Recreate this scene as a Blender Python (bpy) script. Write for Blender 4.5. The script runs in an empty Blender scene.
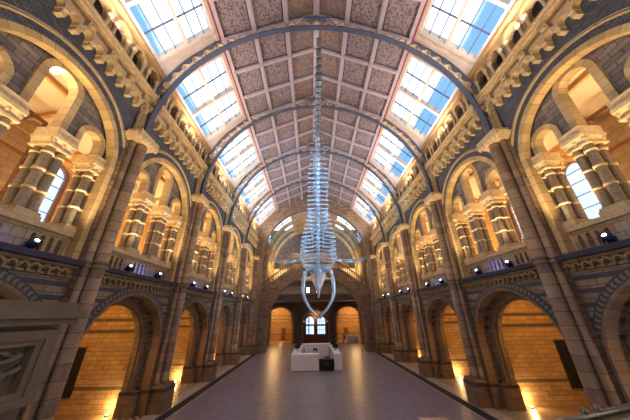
import bpy, bmesh, math, random
from mathutils import Vector, Matrix
from mathutils.geometry import delaunay_2d_cdt
random.seed(7)
PI = math.pi
S = bpy.context.scene
COL = S.collection

# ------------------------------------------------------------------ camera
FPX, PITCH, HCAM, CX, YAW, ROLL = 234.0, 0.421, 4.2, -0.39, 0.015, -0.014
eX = Vector((math.cos(YAW), -math.sin(YAW), 0)); eY = Vector((math.sin(YAW), math.cos(YAW), 0)); eZ = Vector((0, 0, 1))
fwd = eY*math.cos(PITCH) + eZ*math.sin(PITCH); up0 = -eY*math.sin(PITCH) + eZ*math.cos(PITCH)
rgt = eX*math.cos(ROLL) + up0*math.sin(ROLL); up = up0*math.cos(ROLL) - eX*math.sin(ROLL)
cd = bpy.data.cameras.new('camera'); cam = bpy.data.objects.new('camera', cd); COL.objects.link(cam)
mw = Matrix((rgt, up, -fwd)).transposed().to_4x4(); mw.translation = Vector((CX, 0, HCAM)); cam.matrix_world = mw
cd.sensor_width = 36; cd.lens = FPX/630*36; cd.clip_start = 0.05; cd.clip_end = 400
S.camera = cam
S.view_settings.view_transform = 'Standard'; S.view_settings.look = 'None'
S.view_settings.gamma = 1; S.view_settings.use_curve_mapping = False
S.view_settings.exposure = 0.4

# ------------------------------------------------------------------ sky
W = bpy.data.worlds.new('sky'); S.world = W; W.use_nodes = True
nt = W.node_tree; nt.nodes.clear()
def N(t, typ, **k):
    n = t.nodes.new(typ)
    for a, b in k.items(): setattr(n, a, b)
    return n
out = N(nt, 'ShaderNodeOutputWorld'); bg = N(nt, 'ShaderNodeBackground'); tc = N(nt, 'ShaderNodeTexCoord')
sep = N(nt, 'ShaderNodeSeparateXYZ'); nt.links.new(tc.outputs['Generated'], sep.inputs[0])
ab = N(nt, 'ShaderNodeMath', operation='ABSOLUTE'); nt.links.new(sep.outputs[0], ab.inputs[0])
dv = N(nt, 'ShaderNodeMath', operation='DIVIDE'); nt.links.new(ab.outputs[0], dv.inputs[0])
mx = N(nt, 'ShaderNodeMath', operation='MAXIMUM'); nt.links.new(sep.outputs[2], mx.inputs[0]); mx.inputs[1].default_value = .02
nt.links.new(mx.outputs[0], dv.inputs[1])
ns = N(nt, 'ShaderNodeTexNoise'); nt.links.new(tc.outputs['Generated'], ns.inputs['Vector']); ns.inputs['Scale'].default_value = 6; ns.inputs['Detail'].default_value = 4
ad = N(nt, 'ShaderNodeMath', operation='MULTIPLY_ADD'); nt.links.new(ns.outputs['Fac'], ad.inputs[0]); ad.inputs[1].default_value = .08; nt.links.new(dv.outputs[0], ad.inputs[2])
cr = N(nt, 'ShaderNodeValToRGB'); nt.links.new(ad.outputs[0], cr.inputs[0])
e = cr.color_ramp.elements; e[0].position = .615; e[0].color = (.86, .93, 1, 1); e[1].position = .66; e[1].color = (.13, .27, .43, 1)
k = e.new(.86); k.color = (.11, .25, .42, 1); k = e.new(.98); k.color = (.55, .68, .80, 1)
nt.links.new(cr.outputs[0], bg.inputs[0]); bg.inputs[1].default_value = 1.9
nt.links.new(bg.outputs[0], out.inputs[0])

# ------------------------------------------------------------------ materials
def hexmix(t, fac, a, b):
    m = N(t, 'ShaderNodeMix', data_type='RGBA')
    for s, v in ((0, fac), (6, a), (7, b)):
        if hasattr(v, 'is_output') or isinstance(v, bpy.types.NodeSocket): t.links.new(v, m.inputs[s])
        elif s == 0: m.inputs[0].default_value = v
        else: m.inputs[s].default_value = (*v, 1)
    return m.outputs[2]
def mth(t, op, a, b=None, c=None):
    n = N(t, 'ShaderNodeMath', operation=op)
    for i, v in enumerate((a, b, c)):
        if v is None: continue
        if isinstance(v, bpy.types.NodeSocket): t.links.new(v, n.inputs[i])
        else: n.inputs[i].default_value = v
    return n.outputs[0]
def newmat(name, rough=.7, metal=0, spec=.4):
    m = bpy.data.materials.new(name); m.use_nodes = True
    b = m.node_tree.nodes['Principled BSDF']; b.inputs['Roughness'].default_value = rough; b.inputs['Metallic'].default_value = metal
    b.inputs['Specular IOR Level'].default_value = spec
    return m, m.node_tree, b
def plain(name, col, rough=.6, metal=0, var=.15, scale=6, bump=0, spec=.4):
    m, t, b = newmat(name, rough, metal, spec)
    tc = N(t, 'ShaderNodeTexCoord'); n = N(t, 'ShaderNodeTexNoise'); t.links.new(tc.outputs['Object'], n.inputs['Vector'])
    n.inputs['Scale'].default_value = scale; n.inputs['Detail'].default_value = 5
    c = hexmix(t, n.outputs['Fac'], tuple(x*(1-var*1.6) for x in col), tuple(min(1, x*(1+var*1.6)) for x in col))
    t.links.new(c, b.inputs['Base Color'])
    if bump:
        bp = N(t, 'ShaderNodeBump'); bp.inputs['Strength'].default_value = bump; bp.inputs['Distance'].default_value = .02
        t.links.new(n.outputs['Fac'], bp.inputs['Height']); t.links.new(bp.outputs[0], b.inputs['Normal'])
    return m
def brick(name, c1, c2, mortar, bw=.45, bh=.2, bands=(), rough=.75, bump=.5, msize=.012, var=.25, offset=.5, nscale=3):
    m, t, b = newmat(name, rough)
    uv = N(t, 'ShaderNodeUVMap'); br = N(t, 'ShaderNodeTexBrick'); t.links.new(uv.outputs[0], br.inputs[0])
    br.inputs['Color1'].default_value = (*c1, 1); br.inputs['Color2'].default_value = (*c2, 1); br.inputs['Mortar'].default_value = (*mortar, 1)
    br.inputs['Scale'].default_value = 1; br.inputs['Brick Width'].default_value = bw; br.inputs['Row Height'].default_value = bh
    br.inputs['Mortar Size'].default_value = msize; br.inputs['Mortar Smooth'].default_value = .3; br.offset = offset
    n = N(t, 'ShaderNodeTexNoise'); t.links.new(uv.outputs[0], n.inputs['Vector']); n.inputs['Scale'].default_value = nscale; n.inputs['Detail'].default_value = 6
    n.inputs['Roughness'].default_value = .7
    col = br.outputs['Color']
    sp = N(t, 'ShaderNodeSeparateXYZ'); t.links.new(uv.outputs[0], sp.inputs[0]); z = sp.outputs[1]
    for (z0, z1, c) in bands:
        f = mth(t, 'MULTIPLY', mth(t, 'GREATER_THAN', z, z0), mth(t, 'LESS_THAN', z, z1))
        tint = hexmix(t, br.outputs['Fac'], c, mortar)
        col = hexmix(t, f, col, tint)
    mul = N(t, 'ShaderNodeMix', data_type='RGBA', blend_type='MULTIPLY'); mul.inputs[0].default_value = 1
    t.links.new(col, mul.inputs[6])
    k = mth(t, 'MULTIPLY_ADD', n.outputs['Fac'], var*4, 1-var*2)
    cm = N(t, 'ShaderNodeCombineColor'); [t.links.new(k, cm.inputs[i]) for i in range(3)]
    t.links.new(cm.outputs[0], mul.inputs[7]); t.links.new(mul.outputs[2], b.inputs['Base Color'])
    bp = N(t, 'ShaderNodeBump'); bp.inputs['Strength'].default_value = bump; bp.inputs['Distance'].default_value = .03
    h = mth(t, 'SUBTRACT', mth(t, 'MULTIPLY', n.outputs['Fac'], .6), br.outputs['Fac'])
    t.links.new(h, bp.inputs['Height']); t.links.new(bp.outputs[0], b.inputs['Normal'])
    return m
def glass(name, tint=(.85, .92, 1), gl=.12):
    m = bpy.data.materials.new(name); m.use_nodes = True; t = m.node_tree; t.nodes.clear()
    o = N(t, 'ShaderNodeOutputMaterial'); a = N(t, 'ShaderNodeBsdfTransparent'); g = N(t, 'ShaderNodeBsdfGlossy'); x = N(t, 'ShaderNodeMixShader')
    a.inputs[0].default_value = (*tint, 1); g.inputs['Roughness'].default_value = .3; x.inputs[0].default_value = gl
    t.links.new(a.outputs[0], x.inputs[1]); t.links.new(g.outputs[0], x.inputs[2]); t.links.new(x.outputs[0], o.inputs[0])
    return m
def emis(name, col, s):
    m = bpy.data.materials.new(name); m.use_nodes = True; t = m.node_tree; t.nodes.clear()
    o = N(t, 'ShaderNodeOutputMaterial'); a = N(t, 'ShaderNodeEmission'); a.inputs[0].default_value = (*col, 1); a.inputs[1].default_value = s
    t.links.new(a.outputs[0], o.inputs[0]); return m

BUFF = (.42, .30, .16); BUFF2 = (.29, .20, .105); BLUE = (.075, .085, .115); MORT = (.16, .11, .075)
M = {}
M['ground'] = brick('banded terracotta', (.36, .27, .19), (.25, .18, .125), (.10, .075, .06), .55, .19,
                    bands=[(5.12, 5.27, BLUE), (4.72, 4.86, BLUE), (4.3, 4.45, BLUE), (3.85, 4.0, BLUE), (3.4, 3.55, BLUE), (1.0, 1.12, BLUE)])
M['pier'] = brick('pier terracotta', (.37, .245, .15), (.21, .135, .085), (.085, .06, .045), .6, .23, var=.3)
M['shaftstone'] = plain('dappled grey brown shaft stone', (.31, .24, .165), .55, var=.4, scale=14, bump=.8)
M['pierband'] = brick('coursed pier shaft stone', (.42, .28, .17), (.23, .15, .095), (.10, .07, .05), 60, .42, var=.3, offset=0)
M['pierlow'] = brick('plinth stone', (.25, .17, .11), (.19, .125, .08), (.09, .07, .05), .8, .5, bands=[(.86, 1.02, (.07, .06, .055))], var=.25)
M['buff'] = brick('buff terracotta', BUFF, BUFF2, MORT, .34, .3, var=.2)
M['gold'] = plain('pale moulded terracotta', (.56, .41, .23), .6, var=.3, scale=9, bump=.4)
M['spandrel'] = brick('blue grey hatched tile', (.15, .15, .165), (.08, .085, .105), (.045, .045, .055), .16, .08, var=.3, bump=.7, bands=[(5.8, 9.55, (.40, .28, .16))])
M['tymp'] = brick('grey brown gallery stone', (.22, .175, .155), (.115, .10, .10), (.05, .045, .045), .5, .19, var=.3)
M['slate'] = plain('blue grey terracotta band', (.085, .095, .14), .6, var=.25, scale=12, bump=.3)
M['alcove'] = brick('amber alcove brick', (.52, .33, .15), (.38, .23, .10), (.20, .11, .05), .5, .2,
                    bands=[(3.45, 3.6, (.10, .075, .05)), (4.0, 4.15, (.10, .075, .05)), (.95, 1.1, (.12, .09, .06))], var=.2)
M['amber'] = brick('amber gallery plaster', (.50, .28, .11), (.40, .22, .08), (.25, .13, .05), .7, .3, var=.15, bump=.25)
M['iron'] = plain('blue painted iron', (.075, .09, .145), .45, .1, var=.12)
M['irontan'] = plain('gilded lattice iron', (.50, .36, .22), .5, .1, var=.2)
M['timber'] = plain('cream painted timber', (.58, .47, .38), .55, var=.08)
M['beam'] = plain('pink cream ceiling beam', (.43, .36, .375), .55, var=.1)
M['red'] = plain('dark red painted line', (.30, .035, .04), .5)
M['goldrail'] = plain('gilded rail', (.46, .28, .11), .5, .1, var=.15)
M['white'] = plain('white laminate counter', (.84, .83, .88), .35, var=.02)
M['black'] = plain('black cloth panel', (.012, .011, .016), .7, var=.1)
M['dark'] = plain('dark void paint', (.03, .027, .025), .8)
M['ledge'] = plain('dark lead ledge', (.035, .038, .065), .6, var=.2)
M['steel'] = plain('brushed steel', (.5, .48, .45), .25, .9, var=.1)
M['wood'] = plain('dark red oak', (.16, .055, .025), .45, var=.3, scale=4)
M['gwood'] = plain('warm honey timber', (.50, .27, .10), .5, var=.25, scale=3)
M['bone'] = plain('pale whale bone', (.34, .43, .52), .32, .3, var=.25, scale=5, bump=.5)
M['bonetail'] = plain('dark tail bone', (.10, .105, .12), .35, .2, var=.4, scale=5, bump=.5)
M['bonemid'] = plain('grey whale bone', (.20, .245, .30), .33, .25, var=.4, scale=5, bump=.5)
M['bonedark'] = plain('aged brown whale bone', (.42, .36, .33), .45, .1, var=.3, scale=5, bump=.5)
M['cable'] = plain('steel cable', (.45, .45, .5), .3, .8)
M['leather'] = plain('black chair upholstery', (.02, .018, .022), .45)
M['glass'] = glass('clear skylight glass', (.93, .96, 1), .012)
M['winglass'] = glass('stained window glass', (.85, .9, 1), .08)
M['lampglow'] = emis('warm lamp', (1, .80, .48), 150)
M['coolglow'] = emis('white spotlight lens', (.8, .9, 1), 9)
M['ped'] = plain('weathered grey stone', (.22, .165, .11), .7, var=.2, scale=5, bump=.4)
M['steelwarm'] = plain('worn bronze rail', (.28, .20, .13), .3, .6, var=.3, scale=8)
M['parq'] = plain('pale threshold stone', (.36, .33, .33), .35, var=.15, scale=3)

# painted coffer panels: uv 0..1 on every panel
def coffer(name, field, leaf, border, dens):
    m, t, b = newmat(name, .7)
    uv = N(t, 'ShaderNodeUVMap'); sp = N(t, 'ShaderNodeSeparateXYZ'); t.links.new(uv.outputs[0], sp.inputs[0])
    fx = mth(t, 'FRACT', sp.outputs[0]); fy = mth(t, 'FRACT', sp.outputs[1])
    d = mth(t, 'MAXIMUM', mth(t, 'ABSOLUTE', mth(t, 'SUBTRACT', fx, .5)), mth(t, 'ABSOLUTE', mth(t, 'SUBTRACT', fy, .5)))
    v = N(t, 'ShaderNodeTexVoronoi'); t.links.new(uv.outputs[0], v.inputs['Vector']); v.inputs['Scale'].default_value = dens
    n = N(t, 'ShaderNodeTexNoise'); t.links.new(uv.outputs[0], n.inputs['Vector']); n.inputs['Scale'].default_value = dens*.6; n.inputs['Detail'].default_value = 3
    f = mth(t, 'LESS_THAN', v.outputs['Distance'], mth(t, 'MULTIPLY', n.outputs['Fac'], .88))
    c = hexmix(t, f, field, leaf)
    n2 = N(t, 'ShaderNodeTexNoise'); t.links.new(uv.outputs[0], n2.inputs['Vector']); n2.inputs['Scale'].default_value = dens*.35
    c = hexmix(t, mth(t, 'GREATER_THAN', d, .40), c, border)
    c = hexmix(t, mth(t, 'GREATER_THAN', d, .44), c, tuple(x*.8 for x in field))
    t.links.new(c, b.inputs['Base Color']); return m
M['coffA'] = coffer('tan painted coffer panels', (.255, .20, .195), (.13, .085, .085), (.075, .07, .09), 17)
M['coffB'] = coffer('green and gold coffer panels', (.15, .12, .13), (.30, .17, .08), (.07, .09, .11), 13)

def chevron(name):
    m, t, b = newmat(name, .65)
    uv = N(t, 'ShaderNodeUVMap'); sp = N(t, 'ShaderNodeSeparateXYZ'); t.links.new(uv.outputs[0], sp.inputs[0])
    y = mth(t, 'ABSOLUTE', mth(t, 'SUBTRACT', sp.outputs[1], .5))
    s = mth(t, 'FRACT', mth(t, 'MULTIPLY_ADD', y, .5, mth(t, 'MULTIPLY', sp.outputs[0], 5.5)))
    f = mth(t, 'MULTIPLY', mth(t, 'GREATER_THAN', s, .5), mth(t, 'LESS_THAN', y, .3))
    c = hexmix(t, f, (.07, .075, .095), (.25, .20, .155)); t.links.new(c, b.inputs['Base Color']); return m
M['chev'] = chevron('leaf patterned arch band')
def voussoir(name, c1, c2, n=3.3):
    m, t, b = newmat(name, .65)
    uv = N(t, 'ShaderNodeUVMap'); sp = N(t, 'ShaderNodeSeparateXYZ'); t.links.new(uv.outputs[0], sp.inputs[0])
    s = mth(t, 'MULTIPLY', sp.outputs[0], n)
    j = mth(t, 'LESS_THAN', mth(t, 'FRACT', s), .045)
    wn = N(t, 'ShaderNodeTexWhiteNoise', noise_dimensions='1D'); t.links.new(mth(t, 'FLOOR', s), wn.inputs['W'])
    c = hexmix(t, wn.outputs['Value'], c1, c2); c = hexmix(t, j, c, tuple(x*.5 for x in c2)); t.links.new(c, b.inputs['Base Color']); return m
M['vous'] = voussoir('buff voussoirs', (.48, .34, .17), (.33, .22, .115))
M['vousbrown'] = voussoir('brown voussoirs', (.33, .21, .13), (.22, .145, .095))
M['vousgold'] = voussoir('pale gold voussoirs', (.58, .40, .18), (.40, .27, .12), 2.6)

def floor_mat():
    m, t, b = newmat('polished mosaic floor', .28, 0, .5)
    tc = N(t, 'ShaderNodeTexCoord'); n = N(t, 'ShaderNodeTexNoise'); t.links.new(tc.outputs['Object'], n.inputs['Vector']); n.inputs['Scale'].default_value = 1.1; n.inputs['Detail'].default_value = 8; n.inputs['Roughness'].default_value = .7
    br = N(t, 'ShaderNodeTexBrick'); t.links.new(tc.outputs['Object'], br.inputs[0]); br.inputs['Scale'].default_value = 1
    br.inputs['Brick Width'].default_value = 1.0; br.inputs['Row Height'].default_value = 1.0; br.offset = 0; br.inputs['Mortar Size'].default_value = .018
    br.inputs['Color1'].default_value = (.15, .145, .17, 1); br.inputs['Color2'].default_value = (.11, .105, .125, 1); br.inputs['Mortar'].default_value = (.10, .09, .095, 1)
    v = N(t, 'ShaderNodeTexVoronoi'); t.links.new(tc.outputs['Object'], v.inputs['Vector']); v.inputs['Scale'].default_value = 16
    n.inputs['Scale'].default_value = 2.6
    kk = N(t, 'ShaderNodeClamp'); t.links.new(mth(t, 'MULTIPLY_ADD', n.outputs['Fac'], 2.6, -.85), kk.inputs[0])
    c = hexmix(t, kk.outputs[0], br.outputs['Color'], (.34, .325, .40))
    n3 = N(t, 'ShaderNodeTexNoise'); t.links.new(tc.outputs['Object'], n3.inputs['Vector']); n3.inputs['Scale'].default_value = 9; n3.inputs['Detail'].default_value = 9; n3.inputs['Roughness'].default_value = .8
    c = hexmix(t, mth(t, 'MULTIPLY', mth(t, 'GREATER_THAN', n3.outputs['Fac'], .54), .5), c, (.075, .07, .08))
    c = hexmix(t, mth(t, 'MULTIPLY', v.outputs['Distance'], .4), c, (.11, .10, .105))
    t.links.new(c, b.inputs['Base Color'])
    r = mth(t, 'MULTIPLY_ADD', n.outputs['Fac'], .2, .25); t.links.new(r, b.inputs['Roughness'])
    return m
M['floor'] = floor_mat()
def grille_mat():
    m, t, b = newmat('striped floor tiles', .4)
    uv = N(t, 'ShaderNodeUVMap'); sp = N(t, 'ShaderNodeSeparateXYZ'); t.links.new(uv.outputs[0], sp.inputs[0])
    s = mth(t, 'FRACT', mth(t, 'MULTIPLY', mth(t, 'ADD', sp.outputs[1], sp.outputs[0]), 3.0))
    t.links.new(hexmix(t, mth(t, 'GREATER_THAN', s, .5), (.10, .085, .08), (.42, .36, .30)), b.inputs['Base Color']); return m
M['stripe'] = grille_mat()
M['alcfloor'] = plain('worn brown alcove floor', (.24, .15, .09), .4, var=.25, scale=2)

# ------------------------------------------------------------------ mesh builder
class MB:
    def __init__(s, plane='side'):
        s.v = []; s.f = []; s.uv = []; s.sm = []; s.mi = []; s.cur = 0; s.plane = plane
    def P(s, u, z, w):                       # side: w = distance outward from the axis; end: w = world Y; raw: x,z,y
        return (-w, u, z) if s.plane == 'side' else (u, w, z)
    def add(s, vs, fs, uvs=None, smooth=False):
        b = len(s.v); s.v += [tuple(p) for p in vs]
        for i, f in enumerate(fs):
            s.f.append([b+j for j in f]); s.uv.append(uvs[i] if uvs else None); s.sm.append(smooth); s.mi.append(s.cur)
        return s
    def box(s, w0, w1, u0, u1, z0, z1):
        p = [s.P(u, z, w) for w in (w0, w1) for u in (u0, u1) for z in (z0, z1)]
        return s.add(p, [(0, 1, 3, 2), (4, 6, 7, 5), (0, 4, 5, 1), (2, 3, 7, 6), (0, 2, 6, 4), (1, 5, 7, 3)])
    def tube(s, a, b, r0, r1=None, n=8, cap=True):   # world-type coordinates
        r1 = r0 if r1 is None else r1
        a = Vector(a); b = Vector(b); d = (b-a); d.normalize()
        x = d.orthogonal().normalized(); y = d.cross(x)
        vs = []
        for c, r in ((a, r0), (b, r1)):
            vs += [c+(x*math.cos(2*PI*i/n)+y*math.sin(2*PI*i/n))*r for i in range(n)]
        s.add(vs, [(i, (i+1) % n, n+(i+1) % n, n+i) for i in range(n)], smooth=True)
        if cap: s.add(vs, [list(range(n))[::-1], list(range(n, 2*n))])
        return s
    def path(s, pts, radii, n=8, flat=1.0, side=None):     # swept tube along points
        pts = [Vector(p) for p in pts]; vs = []; m = len(pts)
        for i, p in enumerate(pts):
            d = (pts[min(i+1, m-1)]-pts[max(i-1, 0)]).normalized()
            x = (Vector(side) if side else Vector((0, 0, 1)) if abs(d.z) < .9 else Vector((1, 0, 0)))
            x = (x-d*x.dot(d)).normalized(); y = d.cross(x)
            r = radii[i] if hasattr(radii, '__len__') else radii
            vs += [p+x*math.cos(2*PI*j/n)*r+y*math.sin(2*PI*j/n)*r*flat for j in range(n)]
        fs = [(i*n+j, i*n+(j+1) % n, (i+1)*n+(j+1) % n, (i+1)*n+j) for i in range(m-1) for j in range(n)]
        s.add(vs, fs, smooth=True); s.add(vs[:n]+vs[-n:], [list(range(n))[::-1], list(range(n, 2*n))]); return s
    def lathe(s, w, u, prof, n=12):
        vs = [s.P(u+r*math.sin(2*PI*i/n), z, w+r*math.cos(2*PI*i/n)) for r, z in prof for i in range(n)]
        fs = [(j*n+i, j*n+(i+1) % n, (j+1)*n+(i+1) % n, (j+1)*n+i) for j in range(len(prof)-1) for i in range(n)]
        s.add(vs, fs, [[(2*PI*prof[0][0]*((i+a)/n), s.P(0, prof[j+b][1], 0)[2]) for a, b in ((0, 0), (1, 0), (1, 1), (0, 1))] for j in range(len(prof)-1) for i in range(n)], True)
        m = len(prof)-1
        return s.add(vs[:n]+vs[m*n:], [list(range(n)), list(range(n, 2*n))])
    def frustum(s, w, u, z0, z1, a0, b0, a1, b1):      # half sizes a (w) b (u)
        p = []
        for z, a, b in ((z0, a0, b0), (z1, a1, b1)):
            p += [s.P(u-b, z, w-a), s.P(u+b, z, w-a), s.P(u+b, z, w+a), s.P(u-b, z, w+a)]
        return s.add(p, [(0, 1, 2, 3), (4, 5, 6, 7), (0, 1, 5, 4), (1, 2, 6, 5), (2, 3, 7, 6), (3, 0, 4, 7)])
    def ring(s, uc, zc, r0, r1, w0, w1, a0=0, a1=180, n=24, stilt=0, vsc=1):
        # arch ring with optional straight legs down by stilt
        st = []
        if stilt: st.append((r0, -stilt, r1, -stilt, 1, 0, -stilt))
        pts = []
        for i in range(n+1):
            a = math.radians(a0+(a1-a0)*i/n); pts.append((math.cos(a), math.sin(a), 0, a))
        sec = []
        if stilt: sec.append(((uc+r0, zc-stilt), (uc+r1, zc-stilt), -stilt))
        for c, d, _, a in pts: sec.append(((uc+r0*c, zc+r0*d), (uc+r1*c, zc+r1*d), (a-math.radians(a0))*(r0+r1)/2))
        if stilt: sec.append(((uc-r0, zc-stilt), (uc-r1, zc-stilt), sec[-1][2]+stilt))
        for i in range(len(sec)-1):
            (i0, o0, t0), (i1, o1, t1) = sec[i], sec[i+1]
            q = [s.P(*i0, w0), s.P(*o0, w0), s.P(*o1, w0), s.P(*i1, w0), s.P(*i0, w1), s.P(*o0, w1), s.P(*o1, w1), s.P(*i1, w1)]
            dw = abs(w1-w0)
            s.add(q, [(0, 1, 2, 3), (4, 7, 6, 5), (0, 3, 7, 4), (1, 5, 6, 2)],
                  [[(t0, 0), (t0, 1), (t1, 1), (t1, 0)], [(t0, 0), (t1, 0), (t1, 1), (t0, 1)],
                   [(t0, 0), (t1, 0), (t1, dw), (t0, dw)], [(t0, 0), (t0, dw), (t1, dw), (t1, 0)]])
        for (a, b, t) in (sec[0], sec[-1]):
            s.add([s.P(*a, w0), s.P(*b, w0), s.P(*b, w1), s.P(*a, w1)], [(0, 1, 2, 3)])
        return s
    def prism(s, loops, w0, w1):
        co = []; ed = []
        for lp in loops:
            b = len(co); co += [Vector(p) for p in lp]; ed += [(b+i, b+(i+1) % len(lp)) for i in range(len(lp))]
        vo, eo, fo, *_ = delaunay_2d_cdt(co, ed, [], 2, 1e-5)
        def inside(c):
            k = False
            for lp in loops:
                for (x0, y0), (x1, y1) in zip(lp, lp[1:]+lp[:1]):
                    if (y0 > c[1]) != (y1 > c[1]) and c[0] < x0+(c[1]-y0)*(x1-x0)/(y1-y0): k = not k
            return k
        if any(len(f) > 3 for f in fo): raise RuntimeError('non triangles')
        fo = [f for f in fo if inside((sum(vo[i].x for i in f)/3, sum(vo[i].y for i in f)/3))]
        for w in (w0, w1): s.add([s.P(p.x, p.y, w) for p in vo], fo)
        for lp in loops:
            n = len(lp)
            s.add([s.P(*p, w0) for p in lp]+[s.P(*p, w1) for p in lp], [(i, (i+1) % n, n+(i+1) % n, n+i) for i in range(n)])
        return s
    def mesh(s, name, mats, base=(0, 0, 0)):
        if not isinstance(mats, (list, tuple)): mats = [mats]
        bm = bmesh.new(); uvl = bm.loops.layers.uv.new('UVMap')
        vs = [bm.verts.new(p) for p in s.v]; bm.verts.ensure_lookup_table()
        for f, uv, sm, mi in zip(s.f, s.uv, s.sm, s.mi):
            if len(set(f)) < 3: continue
            try: bf = bm.faces.new([vs[i] for i in f])
            except ValueError: continue
            bf.smooth = sm; bf.material_index = mi; bf.normal_update(); nn = bf.normal
            for j, l in enumerate(bf.loops):
                if uv: l[uvl].uv = uv[j]
                else:
                    p = l.vert.co
                    if abs(nn.z) > max(abs(nn.x), abs(nn.y)): l[uvl].uv = (p.x, p.y)
                    elif abs(nn.x) > abs(nn.y): l[uvl].uv = (p.y, p.z)
                    else: l[uvl].uv = (p.x, p.z)
        bmesh.ops.remove_doubles(bm, verts=bm.verts, dist=1e-5)
        bmesh.ops.recalc_face_normals(bm, faces=bm.faces)
        bmesh.ops.translate(bm, verts=bm.verts, vec=-Vector(base))
        me = bpy.data.meshes.new(name); bm.to_mesh(me); bm.free()
        for m in mats: me.materials.append(m if not isinstance(m, str) else M[m])
        return me
def arcpts(uc, zc, r, n=20, a0=0, a1=180):
    return [(uc+r*math.cos(math.radians(a0+(a1-a0)*i/n)), zc+r*math.sin(math.radians(a0+(a1-a0)*i/n))) for i in range(n+1)]
def archhole(uc, hw, zs, zb, n=16): return [(uc+hw, zb)]+arcpts(uc, zs, hw, n)+[(uc-hw, zb)]

# ------------------------------------------------------------------ object helpers
def setp(o, label=None, cat=None, group=None, kind=None):
    if label: o['label'] = label
    if cat: o['category'] = cat
    if group: o['group'] = group
    if kind: o['kind'] = kind
    return o
def obj(name, me, parent=None, loc=(0, 0, 0), rz=0):
    o = bpy.data.objects.new(name, me); COL.objects.link(o); o.location = loc; o.rotation_euler = (0, 0, rz)
    if parent: o.parent = parent
    return o
def struct(name, me, **k): return setp(obj(name, me, **k), kind='structure')
def thing(name, parts, loc, rz, label, cat, group=None):
    """parts: list of (part_name, mesh[, subparts[, label]])"""
    r = obj(name, None, loc=loc, rz=rz); r.empty_display_size = .1; setp(r, label, cat, group)
    addparts(r, parts); return r
def addparts(r, parts):
    for p in parts:
        o = obj(p[0], p[1], r)
        if len(p) > 3 and p[3]: o['label'] = p[3]
        if len(p) > 2 and p[2]: addparts(o, p[2])
def sideloc(side, Yc, base):                 # base in bay-local world coords (x,u,z) for the left side
    if side < 0: return (base[0], Yc+base[1], base[2]), 0
    return (-base[0], Yc-base[1], base[2]), PI
def light(name, typ, loc, energy, col, size=.1, rot=None, spot=None, blend=.6):
    l = bpy.data.lights.new(name, typ); l.energy = energy; l.color = col
    if typ == 'AREA': l.size = size
    else: l.shadow_soft_size = size
    if spot: l.spot_size = spot; l.spot_blend = blend
    o = bpy.data.objects.new(name, l); COL.objects.link(o); o.location = loc
    if rot is not None: o.rotation_euler = Vector(rot).to_track_quat('-Z', 'Y').to_euler()
    return o

# ------------------------------------------------------------------ layout
Y0, BL = 8.49, 5.97
PY = [Y0+BL*k for k in range(-1, 5)]             # pier lines 2.52 ... 32.37
BY = [Y0+BL*(k-.5) for k in range(0, 5)]         # bay centres 5.5 ... 29.4
HB = BL/2; HS = HB-.43
YE = 32.37
SN = {-1: 'left', 1: 'right'}
ORD = ['nearest', 'second', 'third', 'fourth', 'farthest']
PORD = ['nearest', 'second', 'third', 'fourth', 'fifth', 'farthest']
WARM = (1, .60, .22); GOLD = (1, .74, .42)

# ---------- floor
m = MB(); m.box(-6.95, 6.95, -6, YE+12, -.3, 0)
struct('floor', m.mesh('floor', 'floor'))
for s in (-1, 1):
    n = SN[s]
    m = MB(); m.box(6.95, 7.03, -6, YE, -.3, .012); struct('trim_1' if s < 0 else 'trim_2', m.mesh('kerb', 'parq'), rz=0 if s < 0 else PI, loc=(0, 0 if s < 0 else YE-6, 0))
    m = MB()
    for i in range(5): m.box(7.03+i*.1, 7.03+i*.1+.075, -6, YE, -.3, .01+.004*(i % 2))
    struct('trim_3' if s < 0 else 'trim_4', m.mesh('heating_grille', 'dark'), rz=0 if s < 0 else PI, loc=(0, 0 if s < 0 else YE-6, 0))
    m = MB(); m.box(7.53, 8.15, -6, YE, -.3, .02)
    struct('floor', m.mesh('pale_floor', 'parq'), rz=0 if s < 0 else PI, loc=(0, 0 if s < 0 else YE-6, 0))
    m = MB(); m.box(8.15, 9.5, -6, YE, -.3, .02)
    struct('floor', m.mesh('striped_floor', 'stripe'), rz=0 if s < 0 else PI, loc=(0, 0 if s < 0 else YE-6, 0))
    m = MB(); m.box(9.5, 14, -6, YE, -.3, .02)
    struct('floor', m.mesh('alcove_floor', 'alcfloor'), rz=0 if s < 0 else PI, loc=(0, 0 if s < 0 else YE-6, 0))
m = MB(); m.box(-14, 14, YE+12, YE+18, -.3, 0); struct('floor', m.mesh('porch_floor', 'gwood'))
for s in (-1, 1):
    m = MB(); m.box(6.95, 14, YE, YE+12, -.3, 0); struct('floor', m.mesh('end_floor', 'floor'), rz=0 if s < 0 else PI, loc=(0, 0 if s < 0 else 2*YE+12, 0))

# ---------- side walls (meshes built once around u=0 per bay, shared by both sides)
def bay_outline_ground():
    lp = [(-HB, 0), (-2.46, 0)] + arcpts(0, 2.7, 2.46, 32)[::-1] + [(2.46, 0), (HB, 0), (HB, 5.949), (-HB, 5.949)]
    return lp
g = MB(); g.prism([bay_outline_ground()], 8.4, 8.95)
ME_ground = g.mesh('ground_wall', 'ground')
g = MB(); g.prism([[(-HB, 0), (-2.22, 0)] + arcpts(0, 2.7, 2.22, 32)[::-1] + [(2.22, 0), (HB, 0), (HB, 5.9), (-HB, 5.9)]], 8.95, 9.5)
ME_inner = g.mesh('inner_order', 'pier')
g = MB(); g.ring(0, 2.7, 2.02, 2.25, 9.1, 9.25, n=32, stilt=1.69); g.ring(0, 2.7, 2.10, 2.25, 8.98, 9.1, n=32, stilt=1.69)
ME_moulding = g.mesh('arch_moulding', 'vousbrown')
g = MB()
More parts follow.
